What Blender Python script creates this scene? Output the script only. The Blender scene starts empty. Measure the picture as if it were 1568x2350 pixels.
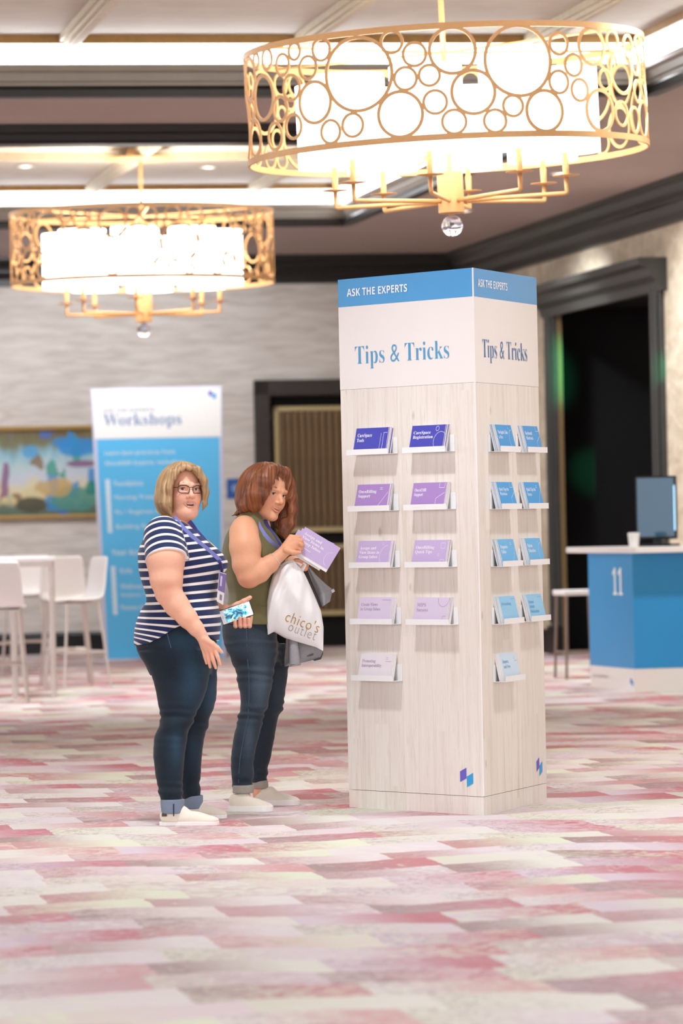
import bpy, math, random
import numpy as np
from mathutils import Vector, Matrix, noise as mnoise

SC = bpy.context.scene
COL = SC.collection
V = Vector
random.seed(7)

# ------------------------------------------------------------------ camera
IMG_W, IMG_H, FPX = 1568, 2350, 9500.0
CAM_H, ROLL, PITCH = 1.35, 0.021, 20 / 9500.0
_R0, _F, _U0 = V((1, 0, 0)), V((0, math.cos(PITCH), math.sin(PITCH))), V((0, -math.sin(PITCH), math.cos(PITCH)))
_R = _R0 * math.cos(ROLL) - _U0 * math.sin(ROLL)
_U = _R0 * math.sin(ROLL) + _U0 * math.cos(ROLL)
CAM = V((0, 0, CAM_H))
cam_data = bpy.data.cameras.new('camera')
cam = bpy.data.objects.new('camera', cam_data); COL.objects.link(cam)
cam_data.sensor_fit = 'VERTICAL'; cam_data.sensor_height = 36.0
cam_data.lens = FPX / IMG_H * 36.0
cam_data.clip_start, cam_data.clip_end = 0.5, 300
cam_data.dof.use_dof = True
cam_data.dof.focus_distance = 19.3
cam_data.dof.aperture_fstop = 3.3
cam.matrix_world = Matrix(((_R.x, _U.x, -_F.x, 0), (_R.y, _U.y, -_F.y, 0), (_R.z, _U.z, -_F.z, CAM_H), (0, 0, 0, 1)))
SC.camera = cam


def ray(px, py):
    return _F + _R * ((px - IMG_W / 2) / FPX) + _U * ((IMG_H / 2 - py) / FPX)


def at(px, py, y):
    d = ray(px, py)
    return CAM + d * (y / d.y)


def ground(px, py, z=0.0):
    d = ray(px, py)
    return CAM + d * ((z - CAM_H) / d.z)


# ------------------------------------------------------------------ world, exposure
SC.view_settings.view_transform = 'Standard'
SC.view_settings.look = 'None'
SC.view_settings.exposure = 0.58
SC.view_settings.gamma = 1.0
SC.view_settings.use_curve_mapping = False
cy = SC.cycles
cy.max_bounces, cy.diffuse_bounces, cy.glossy_bounces, cy.transmission_bounces, cy.transparent_max_bounces = 6, 3, 3, 6, 4
cy.caustics_reflective = cy.caustics_refractive = False
cy.sample_clamp_indirect = 6.0
cy.use_adaptive_sampling = True; cy.adaptive_threshold = 0.03
world = bpy.data.worlds.new('world'); SC.world = world
world.use_nodes = True
bg = world.node_tree.nodes['Background']
bg.inputs[0].default_value = (0.91, 0.97, 1.04, 1)
bg.inputs[1].default_value = 1.75


# ------------------------------------------------------------------ materials
def lin(c):
    if isinstance(c, str):
        c = c.lstrip('#'); c = [int(c[i:i + 2], 16) / 255 for i in (0, 2, 4)]
    return tuple((x / 12.92 if x <= .04045 else ((x + .055) / 1.055) ** 2.4) for x in c[:3]) + (1.0,)


def nodes_of(name):
    m = bpy.data.materials.new(name); m.use_nodes = True
    nt = m.node_tree
    return m, nt, nt.nodes['Principled BSDF']


def N(nt, typ, **kw):
    n = nt.nodes.new(typ)
    for k, v in kw.items():
        if k.startswith('i_'):
            key = k[2:]
            key = int(key) if key.isdigit() else key.replace('_', ' ')
            n.inputs[key].default_value = v
        else:
            setattr(n, k, v)
    return n


def L(nt, a, b): nt.links.new(a, b)


def ramp(nt, fac, stops, interp='LINEAR'):
    r = N(nt, 'ShaderNodeValToRGB'); r.color_ramp.interpolation = interp
    e = r.color_ramp.elements
    while len(e) < len(stops): e.new(0.5)
    for x, (p, c) in zip(e, stops):
        x.position = p; x.color = c if len(c) == 4 else tuple(c) + (1,)
    L(nt, fac, r.inputs[0])
    return r.outputs[0]


def mixc(nt, fac, a, b, blend='MIX'):
    m = N(nt, 'ShaderNodeMix', data_type='RGBA', blend_type=blend)
    for sock, v in ((m.inputs[0], fac), (m.inputs[6], a), (m.inputs[7], b)):
        if hasattr(v, 'links') or hasattr(v, 'is_linked'): L(nt, v, sock)
        else: sock.default_value = v
    return m.outputs[2]


def math_(nt, op, a, b=None, c=None):
    m = N(nt, 'ShaderNodeMath', operation=op)
    for i, v in enumerate((a, b, c)):
        if v is None: continue
        if hasattr(v, 'is_linked'): L(nt, v, m.inputs[i])
        else: m.inputs[i].default_value = v
    return m.outputs[0]


_MATS = {}


def mat(name, col, rough=.5, metal=0.0, var=0.0, scale=40.0, bump=0.0, stretch=(1, 1, 1), emit=None, estr=0.0,
        trans=0.0, ior=1.45, sss=0.0, spec=.5, sheen=0.0, coat=0.0):
    """Plain procedural material: base colour with a noise variation and fine relief."""
    if name in _MATS: return _MATS[name]
    m, nt, b = nodes_of(name)
    c = lin(col)
    b.inputs['Roughness'].default_value = rough
    b.inputs['Metallic'].default_value = metal
    b.inputs['Transmission Weight'].default_value = trans
    b.inputs['IOR'].default_value = ior
    b.inputs['Specular IOR Level'].default_value = spec
    b.inputs['Sheen Weight'].default_value = sheen
    b.inputs['Coat Weight'].default_value = coat
    if sss:
        b.inputs['Subsurface Weight'].default_value = sss
        b.inputs['Subsurface Radius'].default_value = (.012, .005, .003)
        b.inputs['Subsurface Scale'].default_value = 1.0
    if emit:
        b.inputs['Emission Color'].default_value = lin(emit)
        b.inputs['Emission Strength'].default_value = estr
    b.inputs['Base Color'].default_value = c
    if var or bump:
        tc = N(nt, 'ShaderNodeTexCoord'); mp = N(nt, 'ShaderNodeMapping'); mp.inputs['Scale'].default_value = stretch
        L(nt, tc.outputs['Object'], mp.inputs[0])
        nz = N(nt, 'ShaderNodeTexNoise', i_Scale=scale, i_Detail=4.0, i_Roughness=.6)
        L(nt, mp.outputs[0], nz.inputs['Vector'])
        if var:
            lo = tuple(max(0, x * (1 - var)) for x in c[:3]); hi = tuple(min(1, x * (1 + var)) for x in c[:3])
            L(nt, ramp(nt, nz.outputs[0], [(.3, lo), (.7, hi)]), b.inputs['Base Color'])
        if bump:
            bp = N(nt, 'ShaderNodeBump', i_Strength=bump, i_Distance=.005)
            L(nt, nz.outputs[0], bp.inputs['Height']); L(nt, bp.outputs[0], b.inputs['Normal'])
    _MATS[name] = m
    return m


# ------------------------------------------------------------------ mesh helpers
class MB:
    """Collects vertices and faces; build() links them as ONE mesh object."""

    def __init__(self): self.v = []; self.f = []; self.m = []

    def add(self, vs, fs, mi=0):
        o = len(self.v)
        self.v += [tuple(p) for p in vs]
        self.f += [tuple(i + o for i in f) for f in fs]
        self.m += [mi] * len(fs)
        return self

    def box(self, a, b, mi=0):
        x0, y0, z0 = a; x1, y1, z1 = b
        vs = [(x0, y0, z0), (x1, y0, z0), (x1, y1, z0), (x0, y1, z0), (x0, y0, z1), (x1, y0, z1), (x1, y1, z1), (x0, y1, z1)]
        return self.add(vs, [(0, 3, 2, 1), (4, 5, 6, 7), (0, 1, 5, 4), (1, 2, 6, 5), (2, 3, 7, 6), (3, 0, 4, 7)], mi)

    def obox(self, o, ax, ay, az, mi=0):
        """Box from corner o spanned by three edge vectors."""
        o, ax, ay, az = V(o), V(ax), V(ay), V(az)
        vs = [o, o + ax, o + ax + ay, o + ay, o + az, o + ax + az, o + ax + ay + az, o + ay + az]
        return self.add(vs, [(0, 3, 2, 1), (4, 5, 6, 7), (0, 1, 5, 4), (1, 2, 6, 5), (2, 3, 7, 6), (3, 0, 4, 7)], mi)

    def prism(self, pts, z0, z1, mi=0):
        n = len(pts)
        vs = [(p[0], p[1], z0) for p in pts] + [(p[0], p[1], z1) for p in pts]
        fs = [tuple(range(n - 1, -1, -1)), tuple(range(n, 2 * n))] + [(i, (i + 1) % n, n + (i + 1) % n, n + i) for i in range(n)]
        return self.add(vs, fs, mi)

    def sweep(self, prof, axis, a, b, mi=0):
        """Closed 2-D profile (p,q) extruded along axis 'u' or 'v' from a to b; p is the other horizontal axis, q is z."""
        n = len(prof)
        mk = (lambda p, q, t: (t, p, q)) if axis == 'u' else (lambda p, q, t: (p, t, q))
        vs = [mk(p, q, a) for p, q in prof] + [mk(p, q, b) for p, q in prof]
        fs = [tuple(range(n - 1, -1, -1)), tuple(range(n, 2 * n))] + [(i, (i + 1) % n, n + (i + 1) % n, n + i) for i in range(n)]
        return self.add(vs, fs, mi)

    def tube(self, pts, r, seg=10, closed=False, mi=0, flat=None):
        """Round tube along points; r scalar or list. flat=(normal, ratio) squashes it into a band."""
        pts = [V(p) for p in pts]; n = len(pts)
        rs = r if hasattr(r, '__len__') else [r] * n
        vs = []; up = None
        for i, p in enumerate(pts):
            if closed: t = pts[(i + 1) % n] - pts[i - 1]
            else: t = pts[min(i + 1, n - 1)] - pts[max(i - 1, 0)]
            t = t.normalized() if t.length > 1e-9 else V((0, 0, 1))
            if up is None:
                up = V((0, 0, 1)) if abs(t.z) < .9 else V((1, 0, 0))
            s = t.cross(up)
            if s.length < 1e-6: s = t.orthogonal()
            s.normalize(); up = s.cross(t).normalized()
            for k in range(seg):
                a = 2 * math.pi * k / seg
                vs.append(p + (s * math.cos(a) + up * math.sin(a)) * rs[i])
        fs = []
        for i in range(n if closed else n - 1):
            j = (i + 1) % n
            for k in range(seg):
                k2 = (k + 1) % seg
                fs.append((i * seg + k, i * seg + k2, j * seg + k2, j * seg + k))
        if not closed:
            fs.append(tuple(range(seg - 1, -1, -1))); fs.append(tuple((n - 1) * seg + k for k in range(seg)))
        return self.add(vs, fs, mi)

    def lathe(self, prof, c=(0, 0, 0), seg=32, mi=0, cap=True):
        """Profile (r,z) revolved about a vertical axis through c."""
        n = len(prof); vs = []
        for r, z in prof:
            for k in range(seg):
                a = 2 * math.pi * k / seg
                vs.append((c[0] + r * math.cos(a), c[1] + r * math.sin(a), c[2] + z))
        fs = []
        for i in range(n - 1):
            for k in range(seg):
                k2 = (k + 1) % seg
                fs.append((i * seg + k, i * seg + k2, (i + 1) * seg + k2, (i + 1) * seg + k))
        if cap:
            fs.append(tuple(range(seg - 1, -1, -1))); fs.append(tuple((n - 1) * seg + k for k in range(seg)))
        return self.add(vs, fs, mi)

    def mesh(self, name, smooth=False, mats=()):
        me = bpy.data.meshes.new(name)
        me.from_pydata(self.v, [], self.f)
        for m_ in mats: me.materials.append(m_)
        me.polygons.foreach_set('material_index', self.m)
        if smooth: me.polygons.foreach_set('use_smooth', [True] * len(me.polygons))
        me.update()
        return me

    def build(self, name, m, parent=None, smooth=False, loc=None, bevel=0.0):
        me = self.mesh(name, smooth, m if isinstance(m, (list, tuple)) else (m,))
        return link(name, me, parent, loc, bevel, smooth)


def link(name, me, parent=None, loc=None, bevel=0.0, smooth=False):
    o = bpy.data.objects.new(name, me); COL.objects.link(o)
    if parent is not None: o.parent = parent
    if loc is not None: o.location = loc
    if bevel:
        b = o.modifiers.new('bevel', 'BEVEL'); b.width = bevel; b.segments = 2; b.limit_method = 'ANGLE'
    if smooth:
        try: me.set_sharp_from_angle(angle=math.radians(42))
        except Exception: pass
    return o


def tag(o, label, cat, group=None, kind=None):
    o['label'] = label; o['category'] = cat
    if group: o['group'] = group
    if kind: o['kind'] = kind
    return o


def structure(o, label=None):
    o['kind'] = 'structure'
    if label: o['label'] = label
    return o


def thing(name, label, cat, loc=(0, 0, 0), rotz=0.0, group=None):
    o = bpy.data.objects.new(name, None); COL.objects.link(o)
    o.empty_display_size = .1
    o.location = loc; o.rotation_euler = (0, 0, rotz)
    return tag(o, label, cat, group)


def copy_tree(o, parent=None):
    c = o.copy(); COL.objects.link(c); c.parent = parent
    for ch in list(o.children): copy_tree(ch, c)
    return c


# ------------------------------------------------------------------ lettering (default font only)
def serif(s):
    return ''.join(chr(0x1D400 + ord(c) - 65) if 'A' <= c <= 'Z' else chr(0x1D41A + ord(c) - 97) if 'a' <= c <= 'z'
                   else chr(0x1D7CE + ord(c) - 48) if '0' <= c <= '9' else c for c in s)


def boldsans(s):
    return ''.join(chr(0x1D5D4 + ord(c) - 65) if 'A' <= c <= 'Z' else chr(0x1D5EE + ord(c) - 97) if 'a' <= c <= 'z' else c for c in s)


TXT_SCENE = bpy.data.scenes.new('lettering_workbench')      # removed again at the end


def lettering(body, m, parent, o, xd, ud, width=None, height=None, name='lettering', offset=0.0, spacing=1.0, line=1.0, depth=.0004, thin=0.0):
    """Flat printed text. o = lower-left corner (parent space), xd/ud = directions; fits to width and/or total height."""
    c = bpy.data.curves.new('txt', 'FONT'); c.body = body; c.offset = offset + thin
    c.space_character = spacing; c.space_line = line; c.resolution_u = 3
    t = bpy.data.objects.new('txt', c); TXT_SCENE.collection.objects.link(t)
    vl = TXT_SCENE.view_layers[0]; vl.update()
    me = bpy.data.meshes.new_from_object(t.evaluated_get(vl.depsgraph))
    bpy.data.objects.remove(t); bpy.data.curves.remove(c)
    n = len(me.vertices)
    co = np.empty(n * 3, np.float32); me.vertices.foreach_get('co', co); co = co.reshape(-1, 3)
    mn, mx = co.min(0), co.max(0); w, h = (mx - mn)[:2]
    sx = width / w if width else None; sy = height / h if height else None
    sx = sx or sy; sy = sy or sx
    xd, ud = V(xd).normalized(), V(ud).normalized(); nd = xd.cross(ud)
    o = V(o)
    q = (co - mn) * [sx, sy, 0]
    M = np.array([[xd.x, xd.y, xd.z], [ud.x, ud.y, ud.z], [nd.x, nd.y, nd.z]])
    w3 = q @ M + np.array(o + nd * depth)
    me.vertices.foreach_set('co', w3.astype(np.float32).ravel())
    me.materials.clear(); me.materials.append(m); me.update()
    return link(name, me, parent)

# ------------------------------------------------------------------ room frame (u to the right, v into the depth)
TH = math.radians(9.9)
CT, ST = math.cos(TH), math.sin(TH)
V_BACK, U_RIGHT, Z_SOF, Z_TRAY = 43.8, 9.04, 4.20, 4.60
U_LEFT, V_FRONT = -16.0, 7.0
V_T1, V_T2N, V_T2, U_TRAY = 27.43, 29.9, 39.45, 7.0
V_BULK = 29.2


def w2r(p): return (p[0] * CT + p[1] * ST, -p[0] * ST + p[1] * CT, p[2])


def r2w(u, v, z=0.0): return V((u * CT - v * ST, u * ST + v * CT, z))


def on_v(px, py, v):
    d = w2r(ray(px, py)); t = v / d[1]
    return d[0] * t, CAM_H + d[2] * t


def on_u(px, py, u):
    d = w2r(ray(px, py)); t = u / d[0]
    return d[1] * t, CAM_H + d[2] * t


def room(mb, name, m, parent=None, **k):
    o = mb.build(name, m, parent, **k)
    if parent is None: o.rotation_euler.z = TH
    return o


# ------------------------------------------------------------------ recessed ceiling spots (the lamps that light the kiosk and the floor)
M_white = mat('white_paint', '#f2efec', .45, var=.02)
M_lens = mat('downlight_lens', '#ffffff', .4, emit='#fff0da', estr=9.0); M_lens.cycles.emission_sampling = 'NONE'


def downlight(loc, label, watts, lamp=True, aim=None):
    t = thing('downlight', label, 'ceiling light', loc, 0, 'recessed downlights in the ceiling trays')
    MB().lathe([(.052, .0), (.085, .0), (.09, -.008), (.085, -.012), (.06, -.012), (.052, 0)], seg=24, cap=False).build('trim_ring', M_white, t, smooth=True)
    MB().lathe([(.001, -.004), (.055, -.004), (.055, .0), (.001, .0)], seg=24).build('lens', M_lens, t)
    if lamp:
        ld = bpy.data.lights.new('downlight_lamp', 'SPOT'); ld.energy = watts; ld.spot_size = math.radians(100); ld.spot_blend = .7
        ld.shadow_soft_size = .16; ld.color = (.92, .97, 1.03)
        lo = bpy.data.objects.new('downlight_lamp', ld); COL.objects.link(lo); lo.parent = t; lo.location = (0, 0, -.03)
        if aim is not None: lo.rotation_euler = V(aim).to_track_quat('-Z', 'Y').to_euler(); ld.spot_size = math.radians(115)
    return t


for wx, wy, watts, lab in (
        (-.85, 17.7, 340, 'recessed downlight overhead in front of the tower and left of it'),
        (2.3, 18.3, 250, 'recessed downlight overhead to the right of the tower'),
        (-2.9, 15.6, 170, 'recessed downlight overhead before the two women'),
        (.6, 13.6, 150, 'recessed downlight overhead in the open carpet'),
        (3.6, 14.6, 150, 'recessed downlight overhead right of the open carpet'),
        (-3.0, 21.8, 300, 'recessed downlight overhead behind the two women'),
        (1.9, 22.9, 300, 'recessed downlight overhead behind the tower')):
    downlight((wx, wy, Z_TRAY - .001), lab, watts)
# added rows of fill lamps, built as downlights, brighten the back: far tray, soffit in front of the back wall, soffit along the side wall
for i, (uu, vv_, zz, watts) in enumerate([(u_, 32.0, Z_TRAY, 500) for u_ in (-1.5, 1.6, 4.7)] + [(u_, 36.4, Z_TRAY, 500) for u_ in (-1.5, 6.2)]
                                         + [(u_, 40.6, Z_SOF, 160) for u_ in (-2.2, 1.0, 4.2, 5.75)] + [(7.75, v_, Z_SOF, 300) for v_ in (24.0, 29.0, 33.5, 37.5)]):
    p = r2w(uu, vv_, zz - .001)
    downlight(p, ('added fill lamp recessed in the far ceiling tray', 'added wall-wash lamp recessed in the soffit along the back wall', 'added wall-wash lamp recessed in the soffit along the side wall')[0 if i < 5 else 1 if i < 9 else 2]
              + (', first of its row', ', second of its row', ', third of its row', ', fourth of its row', ', last of its row')[i if i < 5 else i - 5 if i < 9 else i - 9], watts,
              aim=None if i < 5 else r2w(0, 1.0, -.85) if i < 9 else r2w(.4, .2, -.9))
for px, py, lab in ((58, 380, 'small recessed downlight in far tray above the chandelier by the back wall'),
                    (478, 382, 'small recessed downlight in far tray beside the far chandelier rod')):
    d = ray(px, py); t_ = (Z_TRAY - CAM_H) / d.z; p = CAM + d * t_
    downlight((p.x, p.y, Z_TRAY - .001), lab, 90)


# ------------------------------------------------------------------ carpet
def carpet_material():
    m, nt, b = nodes_of('patterned_carpet')
    tc = N(nt, 'ShaderNodeTexCoord')
    sep = N(nt, 'ShaderNodeSeparateXYZ'); L(nt, tc.outputs['Object'], sep.inputs[0])
    u, v = sep.outputs[0], sep.outputs[1]
    wob = N(nt, 'ShaderNodeTexNoise', i_Scale=1.15, i_Detail=2.0); L(nt, tc.outputs['Object'], wob.inputs['Vector'])
    wob2 = N(nt, 'ShaderNodeTexNoise', i_Scale=9.0, i_Detail=3.0); L(nt, tc.outputs['Object'], wob2.inputs['Vector'])
    # the cross edges of each strip lean, bow and taper into wedges; every strip has its own phase
    vv = math_(nt, 'DIVIDE', v, .36)
    vv = math_(nt, 'ADD', vv, math_(nt, 'MULTIPLY', math_(nt, 'PINGPONG', u, .9), .75))
    vv = math_(nt, 'ADD', vv, math_(nt, 'MULTIPLY', wob.outputs[0], 1.1))
    vv = math_(nt, 'ADD', vv, math_(nt, 'MULTIPLY', wob2.outputs[0], .22))
    bb = math_(nt, 'FLOOR', vv)
    wa = N(nt, 'ShaderNodeTexWhiteNoise', noise_dimensions='1D'); L(nt, bb, wa.inputs['W'])
    us = math_(nt, 'ADD', math_(nt, 'ADD', math_(nt, 'DIVIDE', u, .52), math_(nt, 'MULTIPLY', wob2.outputs[0], .05)), math_(nt, 'MULTIPLY', wa.outputs[0], 7.3))
    a = math_(nt, 'FLOOR', us); fr = math_(nt, 'FRACT', us)
    cmb = N(nt, 'ShaderNodeCombineXYZ'); L(nt, a, cmb.inputs[0]); L(nt, bb, cmb.inputs[1])
    wn = N(nt, 'ShaderNodeTexWhiteNoise', noise_dimensions='3D'); L(nt, cmb.outputs[0], wn.inputs['Vector'])
    sepc = N(nt, 'ShaderNodeSeparateColor'); L(nt, wn.outputs['Color'], sepc.inputs[0])
    PAL1 = [(0.0, lin('#c88e90')), (.14, lin('#e9e4da')), (.30, lin('#e2d4d6')), (.42, lin('#c58489')), (.54, lin('#e5e5cf')), (.66, lin('#e8dcdd')), (.78, lin('#d6a9a8')), (.88, lin('#ebe3e0'))]
    PAL2 = [(0.0, lin('#a88d88')), (.2, lin('#e0dacb')), (.38, lin('#ddccd2')), (.55, lin('#c9a19d')), (.7, lin('#e6dcd8')), (.85, lin('#c0a29e'))]
    ca = ramp(nt, wn.outputs['Value'], PAL1, 'CONSTANT'); cb_ = ramp(nt, sepc.outputs[0], PAL2, 'CONSTANT')
    base = mixc(nt, ramp(nt, fr, [(.15, (1, 1, 1, 1)), (.8, (0, 0, 0, 1))]), ca, cb_)
    # distressed print: swirls, flecks and blotches of other colours
    n1 = N(nt, 'ShaderNodeTexNoise', i_Scale=9.0, i_Detail=9.0, i_Roughness=.70, i_Distortion=1.6); L(nt, tc.outputs['Object'], n1.inputs['Vector'])
    n2 = N(nt, 'ShaderNodeTexNoise', i_Scale=13.0, i_Detail=8.0, i_Roughness=.68, i_Distortion=2.2); L(nt, tc.outputs['Object'], n2.inputs['Vector'])
    wornf = ramp(nt, math_(nt, 'ADD', n1.outputs[0], math_(nt, 'MULTIPLY', math_(nt, 'SUBTRACT', sepc.outputs[1], .5), .16)),
                 [(.50, (0, 0, 0, 1)), (.58, (1, 1, 1, 1))])
    second = ramp(nt, sepc.outputs[1], [(0, lin('#efebe4')), (.3, lin('#e2d3d8')), (.5, lin('#e8e7d3')), (.7, lin('#c9adb1')), (.85, lin('#e9d5d4'))], 'CONSTANT')
    c1 = mixc(nt, math_(nt, 'MULTIPLY', wornf, .6), base, second)
    veins = ramp(nt, n2.outputs[0], [(.53, (0, 0, 0, 1)), (.57, (1, 1, 1, 1)), (.62, (.15, .15, .15, 1)), (.66, (0, 0, 0, 1))])
    gate = math_(nt, 'MULTIPLY', ramp(nt, sepc.outputs[2], [(.32, (0, 0, 0, 1)), (.45, (1, 1, 1, 1))]), ramp(nt, fr, [(.25, (1, 1, 1, 1)), (.75, (.15, .15, .15, 1))]))
    c2 = mixc(nt, math_(nt, 'MULTIPLY', math_(nt, 'MULTIPLY', veins, gate), .9), c1, lin('#8f7577'))
    spots = N(nt, 'ShaderNodeTexNoise', i_Scale=2.6, i_Detail=6.0, i_Roughness=.7); L(nt, tc.outputs['Object'], spots.inputs['Vector'])
    c3 = mixc(nt, math_(nt, 'MULTIPLY', ramp(nt, spots.outputs[0], [(.60, (0, 0, 0, 1)), (.68, (1, 1, 1, 1))]), .4), c2, lin('#b3a5c6'))
    hs = N(nt, 'ShaderNodeHueSaturation', i_Saturation=1.4, i_Value=.90); L(nt, c3, hs.inputs['Color']); L(nt, hs.outputs[0], b.inputs['Base Color'])
    b.inputs['Roughness'].default_value = .95
    b.inputs['Specular IOR Level'].default_value = .15
    b.inputs['Sheen Weight'].default_value = .25
    fib = N(nt, 'ShaderNodeTexNoise', i_Scale=260.0, i_Detail=2.0); L(nt, tc.outputs['Object'], fib.inputs['Vector'])
    bp = N(nt, 'ShaderNodeBump', i_Strength=.35, i_Distance=.004); L(nt, fib.outputs[0], bp.inputs['Height']); L(nt, bp.outputs[0], b.inputs['Normal'])
    return m


floor = room(MB().box((U_LEFT - 6, -6, -.1), (U_RIGHT + 6, V_BACK + 3, 0)), 'floor', carpet_material())
structure(floor, 'rose and cream patterned carpet floor')


# ------------------------------------------------------------------ walls
def wall_material(name, c0, c1, stretch, scale, bump):
    m, nt, b = nodes_of(name)
    tc = N(nt, 'ShaderNodeTexCoord'); mp = N(nt, 'ShaderNodeMapping'); mp.inputs['Scale'].default_value = stretch
    L(nt, tc.outputs['Object'], mp.inputs[0])
    nz = N(nt, 'ShaderNodeTexNoise', i_Scale=scale, i_Detail=2.5, i_Roughness=.5, i_Distortion=.6); L(nt, mp.outputs[0], nz.inputs['Vector'])
    big = N(nt, 'ShaderNodeTexNoise', i_Scale=.9, i_Detail=2.0); L(nt, tc.outputs['Object'], big.inputs['Vector'])
    f = math_(nt, 'ADD', math_(nt, 'MULTIPLY', nz.outputs[0], .8), math_(nt, 'MULTIPLY', big.outputs[0], .2))
    L(nt, ramp(nt, f, [(.36, lin(c0)), (.62, lin(c1))]), b.inputs['Base Color'])
    b.inputs['Roughness'].default_value = .6
    bp = N(nt, 'ShaderNodeBump', i_Strength=bump, i_Distance=.05); L(nt, nz.outputs[0], bp.inputs['Height']); L(nt, bp.outputs[0], b.inputs['Normal'])
    return m


M_wallb = wall_material('rippled_wall_covering', '#cec4ba', '#e6ded5', (1.0, 1.0, 6.5), 2.4, .4)
M_wallr = wall_material('scalloped_wall_covering', '#d6c6aa', '#efe2ca', (1.0, .9, 1.9), 4.2, .6)
M_dark = mat('dark_stained_moulding', '#1d1a19', .38, var=.15, scale=12)
M_darkg = mat('charcoal_moulding', '#3b3a37', .4, var=.1, scale=9)
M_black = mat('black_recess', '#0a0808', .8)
M_mauve = mat('soffit_paint', '#b3a29b', .75, var=.03, scale=3)
M_grey = mat('grey_moulding', '#9d968c', .5, var=.05, scale=5)
M_cream = mat('gilded_cream_ceiling', '#ded6c8', .6, var=.06, scale=4)
M_goldtrim = mat('antique_gold_trim', '#a8824e', .4, metal=.5, var=.12, scale=15)
M_beam = mat('gilded_beam', '#dccfb4', .45, metal=.15, var=.08, scale=10)
M_cove = mat('cove_glow', '#ffffff', .5, emit='#f3f8ff', estr=7.0)

# back door opening and right wall doorway, located on their walls
bd_u0, bd_z1 = on_v(581, 873, V_BACK); bd_u1 = bd_u0 + 2.2
rd_v1, _ = on_u(1283, 1000, U_RIGHT); rd_v0, _ = on_u(1512, 1000, U_RIGHT)
_, rd_z1 = on_u(1400, 672, U_RIGHT)
wb = MB()
for a, b_ in (((U_LEFT, V_BACK, 0), (bd_u0, V_BACK + .2, Z_SOF)), ((bd_u1, V_BACK, 0), (U_RIGHT + .2, V_BACK + .2, Z_SOF)),
              ((bd_u0, V_BACK, bd_z1), (bd_u1, V_BACK + .2, Z_SOF))): wb.box(a, b_)
structure(room(wb, 'wall_back', M_wallb), 'grey rippled back wall')
wr = MB()
for a, b_ in (((U_RIGHT, V_FRONT + 8, 0), (U_RIGHT + .05, rd_v0, Z_SOF)), ((U_RIGHT, rd_v1, 0), (U_RIGHT + .05, V_BACK, Z_SOF)),
              ((U_RIGHT, rd_v0, rd_z1), (U_RIGHT + .05, rd_v1, Z_SOF))): wr.box(a, b_)
structure(room(wr, 'wall_right', M_wallr), 'beige textured side wall')
# dim service corridor behind the right doorway
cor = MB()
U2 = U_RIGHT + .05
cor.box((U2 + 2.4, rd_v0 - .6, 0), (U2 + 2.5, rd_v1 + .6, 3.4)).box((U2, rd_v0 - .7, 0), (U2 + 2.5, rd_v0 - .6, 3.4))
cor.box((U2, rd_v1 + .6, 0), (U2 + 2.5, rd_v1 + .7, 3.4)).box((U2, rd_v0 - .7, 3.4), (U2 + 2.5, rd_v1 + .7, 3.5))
structure(room(cor, 'wall_corridor', M_black), 'dark corridor walls beyond the doorway')

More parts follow.
